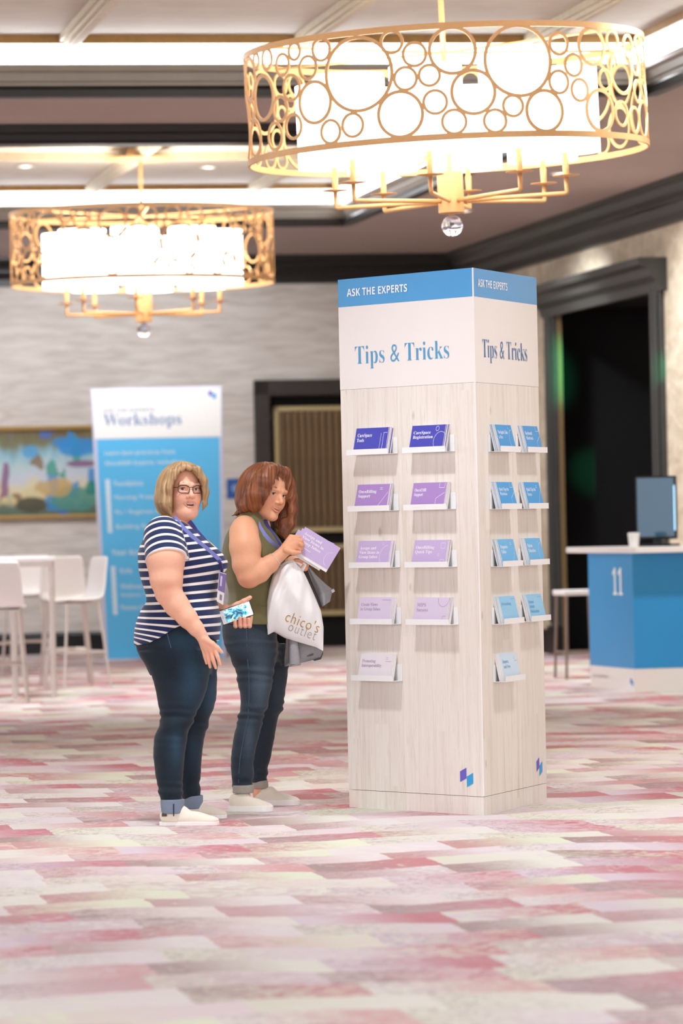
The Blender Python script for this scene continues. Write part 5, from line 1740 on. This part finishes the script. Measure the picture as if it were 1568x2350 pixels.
H.disp(lambda P: .0016 * np.sin(30 * np.arctan2(P[..., 1] - ax0[1], P[..., 0] - ax0[0]) + 20 * P[..., 2]) + .0010 * np.sin(71 * np.arctan2(P[..., 1] - ax0[1], P[..., 0] - ax0[0]) - 30 * P[..., 2]))
H.cut(lambda P: W(400, 1187).z + .10 * (P[..., 0] - W(385, 1187).x) * 0 - P[..., 2], .01)
a, b = bx(P1, 345, 485, 1048, 1196, -.2, .2)
v, q = H.mesh(a, b, .003)
P1.part('hair', v, q, hair_material('blonde_hair', [(.28, '#5f452c'), (.42, '#96734c'), (.55, '#bb966a'), (.72, '#dec29b')]), {'flow': flow_of(v, ax0)})

# glasses
M_gl = mat('dark_spectacle_frame', '#2c2020', .3)
gl = None
for sg in (-1, 1):
    pts = []
    for k in range(28):
        t = 2 * math.pi * k / 28; c, s_ = math.cos(t), math.sin(t)
        ex = .0255 * math.copysign(abs(c) ** .62, c); ez = .0165 * math.copysign(abs(s_) ** .62, s_)
        y = sg * .0335 + ex
        pts.append(P1.sub(hd1.p(.104 - .9 * (abs(y) - .012) ** 2 * 6 - .02 * max(0, abs(y) - .05), y, -.0035 + ez + (.002 * (1 if s_ > 0 else 0)) - .0025 * (abs(y) < .02))))
    o = MB().tube(pts, .0019, 6, closed=True).build('glasses_rim', M_gl, P1.root, smooth=True)
    MB().tube([P1.sub(hd1.p(.094, sg * .0595, .006)), P1.sub(hd1.p(.086, sg * .070, .006)), P1.sub(hd1.p(.05, sg * .076, .005)), P1.sub(hd1.p(-.005, sg * .081, .003))], .0015, 6).build('glasses_temple', M_gl, P1.root, smooth=True)
MB().tube([P1.sub(hd1.p(.1035, -.0085, .004)), P1.sub(hd1.p(.107, 0, .007)), P1.sub(hd1.p(.1035, .0085, .004))], .0016, 6).build('glasses_bridge', M_gl, P1.root, smooth=True)

# lanyard and badge
M_lany = mat('periwinkle_ribbon', '#868dd2', .5, var=.08, scale=30)
M_lanyd = mat('violet_ribbon', '#43408f', .5, var=.08, scale=30)
near = [(399, 1187, -.095), (409, 1199, -.13), (423, 1212, None), (440, 1228, None), (458, 1244, None), (476, 1259, None), (493, 1274, None), (507, 1288, None)]
pts = []
for px_, py_, d in near:
    w = W(px_, py_)
    pts.append(W(px_, py_, d) if d is not None else torso1.front(w.x, w.z, .007))
lan = P1.ribbon('lanyard', pts, (.66, -.12, .74), .024, .002, M_lany)
pts = [W(434, 1196, -.07), W(441, 1204, -.075), W(452, 1220, -.085), W(469, 1239, -.08), W(487, 1258, -.07), W(503, 1275, -.06), W(515, 1292, -.045)]
P1.ribbon('lanyard_strap', pts, (.66, .1, .74), .020, .002, M_lanyd, lan)
def on_top(px_, py_, off): w = W(px_, py_); return torso1.front(w.x, w.z, off)


P1.ribbon('lanyard_strap', [on_top(503, 1285, .010), on_top(509, 1294, .012), on_top(511, 1303, .016), on_top(510, 1314, .03)], (.8, .3, .2), .016, .002, M_lanyd, lan)
MB().tube([P1.sub(on_top(507, 1290, .012)), P1.sub(on_top(511, 1302, .02)), P1.sub(on_top(510, 1316, .035))], .0035, 6).build('lanyard_clip', mat('dark_clip', '#2a2740', .35), lan)
bTL, bTR, bBR, bBL = W(503, 1312, -.13), W(519, 1317, -.07), W(511.5, 1388, -.075), W(497.5, 1380, -.135)


def quad_card(P, name, a, b, c, d, th, m, parent, f0=0.0, f1=1.0, lift=0.0):
    """Card between four corners; f0..f1 picks a band from the top edge (a,b) down to (d,c)."""
    a, b, c, d = [P.sub(x) for x in (a, b, c, d)]
    p = [a.lerp(d, f0), b.lerp(c, f0), b.lerp(c, f1), a.lerp(d, f1)]
    n = (b - a).cross(d - a).normalized()
    if n.y > 0: n = -n
    lo_ = [x + n * lift for x in p]; hi_ = [x + n * (lift + th) for x in p]
    return MB().add(lo_ + hi_, [(0, 1, 2, 3), (4, 5, 6, 7), (0, 4, 5, 1), (1, 5, 6, 2), (2, 6, 7, 3), (3, 7, 4, 0)]).build(name, m, parent)


badge = quad_card(P1, 'name_badge', bTL, bTR, bBR, bBL, .0015, mat('badge_white', '#f0ebe9', .4), lan)
quad_card(P1, 'badge_print', bTL, bTR, bBR, bBL, .0006, mat('badge_violet', '#7d6aa8', .4), badge, .02, .62, .0016)
xd = (bTR - bTL).normalized(); ud = (bTL - bBL).normalized()
quad_card(P1, 'badge_marks', bTL.lerp(bTR, .2), bTL.lerp(bTR, .45), bBL.lerp(bBR, .45), bBL.lerp(bBR, .2), .0004, mat('badge_pale_ink', '#d8d0e6', .5), badge, .12, .45, .0023)
quad_card(P1, 'badge_marks', bTL.lerp(bTR, .35), bTL.lerp(bTR, .7), bBL.lerp(bBR, .7), bBL.lerp(bBR, .35), .0004, mat('badge_dark_ink', '#8a8290', .5), badge, .72, .9, .0018)

# phone in her far hand
pa, pb, pc_, pd = W(507, 1400, .030), W(576, 1376, .026), W(586, 1406, .018), W(513, 1434, .022)
ex_ = (pb - pa).normalized(); ez_ = (pa - pd); ez_ = (ez_ - ex_ * ez_.dot(ex_)).normalized(); en = ex_.cross(ez_); en = en if en.y < 0 else -en
ph = thing('phone', 'white smartphone in a dark case held by the person in stripes', 'phone', pd)
PL, PW_ = (pb - pa).length, .064


def phone_box(x0, x1, z0, z1, n0, n1, name, m, bev=0.0, parent=None):
    return MB().obox(ex_ * x0 + ez_ * z0 + en * n0, ex_ * (x1 - x0), ez_ * (z1 - z0), en * (n1 - n0)).build(name, m, parent or ph, bevel=bev)


phone_box(-.003, PL + .0035, -.003, PW_ + .0035, -.009, -.0005, 'case', mat('dark_phone_case', '#1d1c1e', .5), .0035)
phone_box(0, PL, 0, PW_, -.001, .0005, 'bezel', mat('white_phone_bezel', '#f5f3f1', .25), .0005)


def screen_material():
    m, nt, b = nodes_of('lit_phone_screen')
    tc = N(nt, 'ShaderNodeTexCoord')
    nz = N(nt, 'ShaderNodeTexNoise', i_Scale=38.0, i_Detail=2.0, i_Distortion=1.5); L(nt, tc.outputs['Object'], nz.inputs['Vector'])
    c = ramp(nt, nz.outputs[0], [(.36, lin('#123a52')), (.45, lin('#2fa7d0')), (.52, lin('#8fdcf0')), (.62, lin('#e8fbff')), (.7, lin('#39525e'))])
    L(nt, c, b.inputs['Base Color']); L(nt, c, b.inputs['Emission Color']); b.inputs['Emission Strength'].default_value = .55
    b.inputs['Roughness'].default_value = .15
    return m


phone_box(.019, PL - .019, .0035, PW_ - .0035, .0006, .0011, 'screen', screen_material())
hb_ = MB().lathe([(.0035, 0), (.005, 0), (.005, .0004), (.0035, .0004), (.0035, 0)], seg=20, cap=False).build('home_button', mat('silver_ring', '#b9b6b4', .3, metal=.6), ph)
hb_.matrix_local = Matrix.Translation(ex_ * .0095 + ez_ * (PW_ / 2) + en * .0006) @ en.to_track_quat('Z', 'Y').to_matrix().to_4x4()

# ------------------------------------------------------------------ woman in the olive tank top
P2 = Person(19.55, (600, 1850), 'person with auburn hair in an olive tank top carrying a white bag')
W = P2.W
torso2 = P2.rows([(1184, 552, 598, 0, .075), (1200, 538, 612, 0, .11), (1220, 523, 630, 0, .135), (1250, 513, 648, 0, .155), (1275, 510, 656, 0, .165), (1300, 513, 655, 0, .162), (1330, 519, 646, 0, .158),
                  (1360, 526, 641, 0, .158), (1390, 522, 641, 0, .165), (1415, 516, 641, 0, .175), (1440, 512, 639, 0, .18)])
arm2 = [W(560, 1224, -.13), W(563, 1255, -.17), W(566, 1295, -.185), W(572, 1322, -.19), W(595, 1313, -.19), W(620, 1294, -.18), W(640, 1277, -.168)]
arm2r = [.070, .073, .066, .055, .049, .040, .029]
far2 = [W(585, 1226, .14), W(605, 1290, .19), W(622, 1330, .16), W(650, 1306, .03), W(672, 1290, -.06)]
far2r = [.066, .056, .046, .038, .028]
hd2 = Head(W(614, 1131, -.02), math.radians(44), roll=math.radians(-11), pitch=math.radians(8), s=1.0)

S = Sdf()
S.loft(Loft([r for r in zip(*torso2.t) if r[0] > W(560, 1415).z], 40), -.016, 0)
S.cone(W(580, 1206, .0), hd2.p(-.02, 0, -.075), .060, .052, .03)
S.chain([W(560, 1208, -.12), W(585, 1204, -.0), W(596, 1208, .12)], [.052, .045, .052], .03)
hd2.add(S, smile=1.0, full=.97, lips=.72)
S.chain(arm2, arm2r, .014); S.chain(far2, far2r, .012)
# near hand pinching the brochures
wr = arm2[-1]
mcp = [W(668, 1233, -.158), W(676, 1239, -.172), W(680, 1247, -.178), W(679, 1256, -.176)]
mid = [W(685, 1233, -.150), W(691, 1241, -.166), W(692, 1251, -.170), W(688, 1261, -.168)]
tip = [W(692, 1244, -.138), W(695, 1251, -.150), W(692, 1260, -.156), W(686, 1268, -.158)]
for i in range(4): S.cone(wr, mcp[i], .023, .0135, .010)
for i in range(4): S.chain([mcp[i], mid[i], tip[i]], [.0125, .0108, .0085], .0035)
S.chain([W(657, 1262, -.19), W(673, 1268, -.198), W(688, 1268, -.190)], [.016, .0125, .009], .006)
# far hand closed round the bag handles
S.chain([far2[-1], W(688, 1294, -.095)], [.028, .024], .01); S.ell(W(691, 1296, -.095), (.024, .022, .022), None, .01)
for k in range(4):
    y0 = 1287 + 5.5 * k
    S.chain([W(692, y0, -.075), W(706 - k, y0 + 1, -.085), W(704 - k, y0 + 3, -.113), W(690, y0 + 4, -.118)], [.0105, .010, .0095, .008], .003)
S.chain([W(680, 1288, -.115), W(695, 1283, -.122), W(706, 1287, -.118)], [.012, .011, .008], .005)
S.chain([W(580, 1480, -.08), W(585, 1590, -.11), W(577, 1655, -.13), W(556, 1740, -.15), W(557, 1832, -.17)], [.055, .05, .044, .036, .034], .02)
S.chain([W(606, 1480, .08), W(610, 1650, .14), W(597, 1745, .175), W(595, 1820, .2)], [.055, .042, .034, .03], .02)
S.chain([W(558, 1832, -.17), W(560, 1850, -.17)], [.036, .03], .01); S.chain([W(598, 1820, .2), W(602, 1838, .2)], [.036, .03], .01)
hb = bx(P2, 575, 672, 1064, 1206, -.17, .12)
h1b = bx(P2, 642, 703, 1222, 1284, -.23, -.11)
h2b = bx(P2, 668, 716, 1274, 1316, -.15, -.05)
lo = np.array((P2.o[0] - .42, P2.Y - .36, 0.02)); hi = np.array((P2.o[0] + .36, P2.Y + .36, 1.72))
v, q = body_mesh(S, lo, hi, [(hb[0], hb[1], .0024), (h1b[0], h1b[1], .0026), (h2b[0], h2b[1], .0026)])
SK2 = '#ebad88'
col, _ = hd2.colour(v, SK2, '#c9766a', '#dd8c70', '#7a4c34')
for c_, r_, a_ in ((W(566, 1338, -.23), .04, .35), (W(695, 1296, -.11), .04, .4), (W(690, 1250, -.18), .03, .2)):
    w = np.exp(-(((v - _np(c_)) / r_) ** 2).sum(1)) * a_; col = col * (1 - w[:, None]) + np.array(lin('#d8826c')[:3]) * w[:, None]
body2 = P2.part('body', v, q, M_skin, {'col': col})
hd2.eyes(P2, body2, (-.35, .12))

# olive tank top
M_olive = mat('olive_jersey', '#6b6540', .85, var=.06, scale=14, bump=.1, sheen=.2)
n2a, n2b = _np(W(556, 1176)), _np(W(636, 1232))


def neck_cut2(P):
    t = (P[..., 0] - n2a[0]) / (n2b[0] - n2a[0]); a = np.abs(P[..., 1] - P2.Y)
    zl = n2a[2] + (n2b[2] - n2a[2]) * t - .05 * np.sin(np.clip(t, 0, 1) * math.pi) + 2.0 * a ** 1.25 + 8 * np.maximum(a - .075, 0)
    return P[..., 2] - zl


T2 = Sdf(); T2.loft(torso2, .002, 0)
T2.chain([W(553, 1196, -.085), W(575, 1186, -.075), W(590, 1196, -.08)], [.030, .026, .028], .03)
T2.chain([W(556, 1196, .085), W(575, 1186, .075), W(592, 1196, .08)], [.030, .026, .028], .03)
T2.cut(neck_cut2, .004)
# arm holes
T2.ell(W(561, 1222, -.185), (.082, .085, .098), None, .01, 'sub'); T2.ell(W(585, 1222, .185), (.08, .085, .095), None, .01, 'sub')
T2.disp(lambda P: wavy(P, .0024, 30, 3.0))
hz0 = W(560, 1432).z
T2.cut(lambda P: hz0 - .05 * (P[..., 0] - P2.o[0]) - P[..., 2], .003)
tl, th = torso2.box(.04)
v, q = T2.mesh(tl, th, .0045)
top2 = P2.part('tank_top', v, q, M_olive)
seam(P2, torso2, [(590, 1386), (605, 1389), (622, 1392), (636, 1394)], .002, M_olive, top2, 'waist_seam', .003)

# jeans
hips2 = P2.rows([(1420, 514, 637, 0, .160), (1440, 510, 636, 0, .17), (1465, 512, 636, 0, .175), (1490, 521, 638, 0, .17), (1520, 536, 640, 0, .14)])
legn2 = P2.rows([(1478, 518, 632, -.075, .085), (1505, 528, 632, -.085, .09), (1526, 538, 630, -.09, .088), (1565, 545, 626, -.10, .083), (1610, 553, 616, -.12, .074), (1640, 548, 608, -.13, .066), (1685, 538, 596, -.14, .06),
                 (1730, 531, 585, -.15, .056), (1775, 531, 581, -.16, .052), (1806, 534, 581, -.17, .05)])
legf2 = P2.rows([(1478, 540, 658, .075, .085), (1532, 560, 662, .09, .088), (1580, 572, 656, .11, .08), (1625, 578, 649, .13, .07), (1652, 576, 638, .14, .064), (1700, 572, 629, .155, .059), (1760, 570, 617, .18, .053), (1796, 577, 611, .195, .05)])
J = Sdf(); J.loft(hips2, 0, 0); J.loft(legn2, 0, .03); J.loft(legf2, 0, .03)
kz, az, tz = W(0, 1645).z, W(0, 1790).z, W(0, 1535).z
J.disp(lambda P: wavy(P, .0062, 115, 7.0) * (np.exp(-((P[..., 2] - kz) / .05) ** 2) + .8 * np.exp(-((P[..., 2] - az) / .05) ** 2) + .15) + wavy(P, .0060, 110, 4.0) * np.exp(-((P[..., 2] - tz) / .08) ** 2))
jl, jh = np.array((P2.o[0] - .32, P2.Y - .3, .06)), np.array((P2.o[0] + .3, P2.Y + .34, W(570, 1420).z + .02))
v, q = J.mesh(jl, jh, .0045)
cj = denim_cols(v, '#202b36', '#4b5b6a', [(W(600, 1560, -.2), (.05, .10, .14), .8), (W(575, 1470, -.2), (.08, .1, .05), .35), (W(572, 1690, -.2), (.03, .08, .10), .55), (W(640, 1600, .1), (.03, .14, .12), .25)])
jeans2 = P2.part('jeans', v, q, M_denim, {'col': cj})
M_seam2 = mat('side_seam_thread', '#3f5062', .8)
seam(P2, hips2, [(567, 1432), (568, 1455), (569, 1480)], .0022, M_seam2, jeans2, 'side_seam')
seam(P2, legn2, [(569, 1500), (573, 1540), (574, 1590), (572, 1640), (561, 1690), (553, 1740), (550, 1790)], .0022, M_seam2, jeans2, 'side_seam')
M_cuff2 = mat('turned_grey_cuff', '#a39a90', .85, var=.15, scale=300)
for tbl in ([(1801, 533, 583, -.17, .056), (1811, 534, 583, -.17, .056), (1820, 534, 582, -.17, .055)], [(1790, 578, 615, .197, .055), (1800, 579, 616, .197, .055), (1809, 580, 616, .2, .054)]):
    lf = P2.rows(tbl); a, b = lf.box(.01)
    v, q = Sdf().loft(lf, 0, 0).mesh(a, b, .004); P2.part('jeans_cuff', v, q, M_cuff2)
shoe(P2, V((W(526, 1855, -.17).x, P2.Y - .17, 0)), W(628, 1855, -.17).x, math.radians(-16), sc_w=1.05, sole_h=.028)
shoe(P2, V((W(584, 1840, .2).x, P2.Y + .20, 0)), W(689, 1840, .2).x, math.radians(-10), sc_w=1.05, sole_h=.028)

# hair: long, swept forward on the far side, brushed back on the near side
H = Sdf()
H.ell(W(608, 1117, .01), (.118, .118, .118), None, 0)
H.ell(W(586, 1132, .0), (.092, .105, .105), None, .03)
H.ell(W(572, 1152, -.0), (.062, .09, .06), None, .03)
H.chain([W(620, 1075, -.10), W(600, 1100, -.125), W(582, 1130, -.12), W(566, 1158, -.10), W(556, 1176, -.075)], [.030, .034, .036, .030, .012], .025)
H.chain([W(628, 1078, -.10), W(612, 1105, -.13), W(600, 1135, -.128), W(590, 1160, -.11), W(578, 1178, -.085)], [.022, .028, .030, .022, .010], .02)
H.chain([W(560, 1165, .0), W(545, 1178, -.03), W(532, 1184, -.05)], [.02, .010, .003], .01)
H.chain([W(632, 1075, -.06), W(654, 1086, -.03), W(666, 1110, .0), W(669, 1140, .02), W(670, 1170, .03), W(666, 1202, .03), W(658, 1234, .02)], [.026, .026, .024, .024, .026, .024, .006], .015)
H.chain([W(650, 1165, .05), W(652, 1195, .04), W(650, 1222, .03), W(655, 1236, .02)], [.022, .026, .020, .006], .015)
H.chain([W(640, 1190, .06), W(640, 1205, .05), W(646, 1216, .04)], [.016, .016, .008], .012)
H.ell(hd2.p(.085, -.004, -.035), np.array((.075, .054, .098)), hd2.R, .008, 'sub')
H.ell(hd2.p(.01, 0, -.02), np.array((.088, .066, .11)), hd2.R, .004, 'sub')
ax2 = _np(W(612, 1090, .02))
H.disp(lambda P: .0016 * np.sin(30 * np.arctan2(P[..., 1] - ax2[1], P[..., 0] - ax2[0]) + 16 * P[..., 2]) + .0010 * np.sin(67 * np.arctan2(P[..., 1] - ax2[1], P[..., 0] - ax2[0]) - 24 * P[..., 2]))
a, b = bx(P2, 520, 690, 1046, 1246, -.22, .2)
v, q = H.mesh(a, b, .003)
P2.part('hair', v, q, hair_material('auburn_hair', [(.28, '#3a2015'), (.44, '#6b3b21'), (.58, '#9c5a30'), (.74, '#cf9058')]), {'flow': flow_of(v, ax2)})

# lanyard, bracelet, ring
pts = [W(582, 1183, -.075), W(590, 1195, -.105)]
for px_, py_ in ((598, 1210), (608, 1226), (620, 1240), (633, 1252), (645, 1261)):
    w = W(px_, py_); pts.append(torso2.front(w.x, w.z, .008))
lan2 = P2.ribbon('lanyard', pts, (.72, -.12, .66), .020, .002, M_lany)
P2.ribbon('lanyard_strap', [W(607, 1192, -.06), W(613, 1206, -.07), W(622, 1222, -.075), W(632, 1238, -.075), W(645, 1254, -.07)], (.8, .1, .55), .020, .002, M_lanyd, lan2)
ad = (_np(arm2[-1]) - _np(arm2[-2])); ad /= np.linalg.norm(ad); ad = V(ad)
bc = V(arm2[-2]).lerp(V(arm2[-1]), .55); s1 = ad.orthogonal().normalized(); s2 = ad.cross(s1)
MB().tube([P2.sub(bc + (s1 * math.cos(t) + s2 * math.sin(t)) * .0365) for t in [2 * math.pi * k / 40 for k in range(40)]], .0018, 6, closed=True).build('bracelet', mat('silver_chain', '#e6ddd4', .3, metal=.4), P2.root, smooth=True)
fb = V(mcp[2]).lerp(V(mid[2]), .55); fd = (V(mid[2]) - V(mcp[2])).normalized(); s1 = fd.orthogonal().normalized(); s2 = fd.cross(s1)
MB().tube([P2.sub(fb + (s1 * math.cos(t) + s2 * math.sin(t)) * .0122) for t in [2 * math.pi * k / 20 for k in range(20)]], .0013, 6, closed=True).build('finger_ring', mat('gold_ring', '#d9b46a', .3, metal=.7), P2.root, smooth=True)

# ------------------------------------------------------------------ brochures in her hands
mcl = mat('cover_L2', COVL[2], .42)
for i, (tlp, trp, blp, dd, lab, fr_) in enumerate((
        ((701, 1209), (782, 1258), (685, 1275), -.152, 'light lilac brochure held open-faced by the person in olive, foremost of three', True),
        ((694, 1212), (768, 1248), (686, 1272), -.1475, 'lilac brochure peeking out behind the one held by the person in olive', False),
        ((685, 1215), (762, 1262), (681, 1278), -.143, 'lilac brochure rearmost of the three held by the person in olive', False))):
    a, b_, c_ = W(*tlp, dd), W(*trp, dd - .01), W(*blp, dd)
    x = (b_ - a); wl = x.length; x.normalize(); y = (a - c_); y = (y - x * y.dot(x)); hl = y.length; y.normalize(); n_ = x.cross(y)
    org = a - y * hl
    M = Matrix(((x.x, y.x, n_.x, org.x), (x.y, y.y, n_.y, org.y), (x.z, y.z, n_.z, org.z), (0, 0, 0, 1)))
    o = MB().box((0, 0, -.002), (wl, hl, -.0004)).build('brochure', M_paper); o.matrix_world = M
    tag(o, lab, 'brochure', 'brochures held in the hand')
    MB().box((0, hl * .10, -.0003), (wl, hl, .0004)).build('cover', mcl, o)
    if fr_:
        lettering('\n'.join(serif(t) for t in ('Assign and', 'View Items in', 'Group Inbox')), M_wt2, o, (wl * .06, hl * .44, .0005), (1, 0, 0), (0, 1, 0), width=wl * .60, height=hl * .42, name='title')
        MB().box((wl * .07, hl * .32, .0005), (wl * .42, hl * .335, .0009)).build('line_art', M_wt2, o)
        MB().tube([(wl * .93 + .03 * math.cos(math.radians(t)) , hl * .45 + .036 * math.sin(math.radians(t)), .0006) for t in range(100, 261, 10)], .0007, 4).build('line_art', M_wt2, o)

# ------------------------------------------------------------------ white plastic bag
BAGD = -.135
tops = [(631, 1306), (645, 1300), (660, 1293), (676, 1290), (687, 1300), (697, 1312)]
bots = [(615, 1457), (629, 1450), (653, 1464), (690, 1475), (725, 1485), (742, 1494)]
lefts = [(631, 1306), (624, 1325), (618, 1350), (613, 1380), (611, 1410), (612, 1435), (615, 1457)]
rights = [(697, 1312), (705, 1328), (714, 1348), (725, 1373), (737, 1402), (743, 1440), (742, 1494)]


def poly(pts, t):
    n = len(pts) - 1; i = min(int(t * n), n - 1); f = t * n - i
    return (pts[i][0] + (pts[i + 1][0] - pts[i][0]) * f, pts[i][1] + (pts[i + 1][1] - pts[i][1]) * f)


NU, NV = 34, 40
fv = []
for j in range(NV + 1):
    for i in range(NU + 1):
        u_, v_ = i / NU, j / NV
        tp, bt, lf_, rt = poly(tops, u_), poly(bots, u_), poly(lefts, v_), poly(rights, v_)
        c00, c10, c01, c11 = tops[0], tops[-1], bots[0], bots[-1]
        pp = [(1 - v_) * tp[k] + v_ * bt[k] + (1 - u_) * lf_[k] + u_ * rt[k] - ((1 - u_) * (1 - v_) * c00[k] + u_ * (1 - v_) * c10[k] + (1 - u_) * v_ * c01[k] + u_ * v_ * c11[k]) for k in (0, 1)]
        puff = (math.sin(math.pi * u_) ** .6) * (math.sin(math.pi * min(1, .12 + .88 * v_)) ** .55 if v_ < 1 else 0)
        crease = .011 * math.sin(9 * u_ + 5 * v_ + 3 * math.sin(4 * v_)) * (1 - v_) + .006 * math.sin(17 * u_ - 9 * v_) * (1 - .6 * v_) + .004 * math.sin(26 * u_ + 14 * v_)
        fv.append((pp, puff, crease))
vs = [P2.W(p[0], p[1], BAGD - .055 * pf + cr_ * pf) for p, pf, cr_ in fv] + [P2.W(p[0], p[1], BAGD + .004 + .045 * pf - cr_ * pf) for p, pf, cr_ in fv]
nn_ = (NU + 1) * (NV + 1); fs = []
for j in range(NV):
    for i in range(NU):
        a = j * (NU + 1) + i; fs.append((a, a + 1, a + NU + 2, a + NU + 1)); fs.append((nn_ + a + NU + 1, nn_ + a + NU + 2, nn_ + a + 1, nn_ + a))
for i in range(NU):
    fs.append((i + 1, i, nn_ + i, nn_ + i + 1)); b0 = NV * (NU + 1) + i; fs.append((b0, b0 + 1, nn_ + b0 + 1, nn_ + b0))
for j in range(NV):
    a = j * (NU + 1); fs.append((a, a + NU + 1, nn_ + a + NU + 1, nn_ + a)); a += NU; fs.append((a + NU + 1, a, nn_ + a, nn_ + a + NU + 1))
bag_c = P2.W(676, 1494, BAGD)
bag = thing('shopping_bag', 'white glossy plastic shopping bag with gold lettering hanging from a hand', 'bag', bag_c)
front = np.array([tuple(p) for p in vs[:nn_]])
MB().add([p - bag_c for p in vs], fs).build('bag_body', mat('white_glossy_plastic', '#f6f3f0', .22, coat=.3), bag, smooth=True)
for pts in ([(645, 1302), (658, 1292), (672, 1289), (684, 1291), (692, 1298)], [(690, 1312), (697, 1303), (701, 1296), (696, 1291)]):
    MB().tube([P2.W(a, b, -.118) - bag_c for a, b in pts], [.012, .010, .008, .008, .010][:len(pts)], 8).build('bag_handle', mat('white_glossy_plastic', '#f6f3f0', .22), bag, smooth=True)


def on_bag(o):
    me = o.data
    for v_ in me.vertices:
        w = v_.co + bag_c
        d2_ = (front[:, 0] - w.x) ** 2 + (front[:, 2] - w.z) ** 2
        i = np.argpartition(d2_, 4)[:4]; ww = 1 / (d2_[i] + 1e-7)
        v_.co.y = float((front[i, 1] * ww).sum() / ww.sum()) - .0025 - bag_c.y


tx = (P2.W(729, 1433) - P2.W(653, 1404)); tx.y = 0; tx.normalize(); tu = V((-tx.z, 0, tx.x)) * -1
tu = V((0, 0, 1)) - tx * tx.z; tu.normalize()
M_gtx = mat('bag_gold_ink', '#b98a3a', .35, metal=.3); M_gry = mat('bag_grey_ink', '#a59f9b', .4)
on_bag(lettering("chico's", M_gtx, bag, P2.W(653, 1425, BAGD - .06) - bag_c, tx, tu, width=.165, height=.052, spacing=1.1, thin=-.012))
on_bag(lettering("outlet", M_gry, bag, P2.W(660, 1447, BAGD - .06) - bag_c, tx, tu, width=.135, height=.046, spacing=1.15, thin=-.014))

# ------------------------------------------------------------------ grey jacket folded over the same hand, behind the bag
M_jkt = mat('grey_knit', '#9b989a', .9, var=.08, scale=160, bump=.2)
M_jktd = mat('grey_knit_inner', '#6a6668', .9)
M_lin = mat('brown_jacket_edge', '#3a2f2c', .7)
jc = P2.W(700, 1532, -.06)
jk = thing('jacket', 'grey knit jacket draped over the forearm behind the white bag', 'jacket', jc)


def sheet(name, A, B, dep, m, fold, th=.006, NU=16, NV=18):
    """Cloth between polyline A (left edge) and B (right edge), both top to bottom, with folds and thickness."""
    vs = []
    for side in (0, 1):
        for j in range(NV + 1):
            for i in range(NU + 1):
                u_, v_ = i / NU, j / NV; a, b = poly(A, v_), poly(B, v_)
                p = (a[0] + (b[0] - a[0]) * u_, a[1] + (b[1] - a[1]) * u_)
                d = dep + fold * math.sin(u_ * 8 + v_ * 2.5) * (.2 + .8 * v_) - .02 * math.sin(math.pi * u_) * v_ + side * th
                vs.append(P2.W(p[0], p[1], d) - jc)
    n_ = (NU + 1) * (NV + 1); fs = []
    for j in range(NV):
        for i in range(NU):
            a = j * (NU + 1) + i; fs.append((a, a + 1, a + NU + 2, a + NU + 1)); fs.append((n_ + a + NU + 1, n_ + a + NU + 2, n_ + a + 1, n_ + a))
    for i in range(NU):
        fs.append((i + 1, i, n_ + i, n_ + i + 1)); b0 = NV * (NU + 1) + i; fs.append((b0, b0 + 1, n_ + b0 + 1, n_ + b0))
    for j in range(NV):
        a = j * (NU + 1); fs.append((a, a + NU + 1, n_ + a + NU + 1, n_ + a)); a += NU; fs.append((a + NU + 1, a, n_ + a, n_ + a + NU + 1))
    return MB().add(vs, fs).build(name, m, jk, smooth=True)


sheet('drape', [(703, 1300), (714, 1330), (727, 1362), (738, 1394)], [(709, 1300), (728, 1322), (750, 1342), (764, 1353), (758, 1380)], -.075, M_jkt, .010)
MB().tube([P2.W(a, b, -.085) - jc for a, b in ((699, 1302), (705, 1325), (717, 1355), (730, 1382), (738, 1394))], [.010, .012, .013, .011, .004], 8).build('zip_edge', M_lin, jk, smooth=True)
MB().obox(P2.W(760, 1355, -.08) - jc, P2.W(766, 1351, -.08) - P2.W(760, 1355, -.08), V((0, .004, 0)), P2.W(763, 1361, -.08) - P2.W(760, 1355, -.08)).build('care_tag', mat('pale_tag', '#d9d5d2', .6), jk)
sheet('lower_fold', [(657, 1460), (656, 1485), (653, 1512), (653, 1530)], [(742, 1478), (742, 1494), (735, 1508), (714, 1516)], -.075, M_jkt, .014)
sheet('lower_fold', [(700, 1470), (700, 1490), (695, 1500)], [(741, 1480), (742, 1500), (737, 1513), (722, 1517)], -.058, M_jktd, .012)
MB().tube([P2.W(a, b, d) - jc for a, b, d in ((672, 1460, -.095), (674, 1480, -.112), (676, 1505, -.125), (677, 1526, -.132))], [.020, .021, .024, .026], 18).build('sleeve', M_jkt, jk, smooth=True)
e0 = P2.W(677, 1526.5, -.135) - jc
MB().tube([e0 + V((.0265 * math.cos(t), .0265 * math.sin(t), .006 * math.cos(t))) for t in [2 * math.pi * k / 28 for k in range(28)]], .0028, 8, closed=True).build('cuff', M_jkt, jk, smooth=True)

bpy.data.scenes.remove(TXT_SCENE)
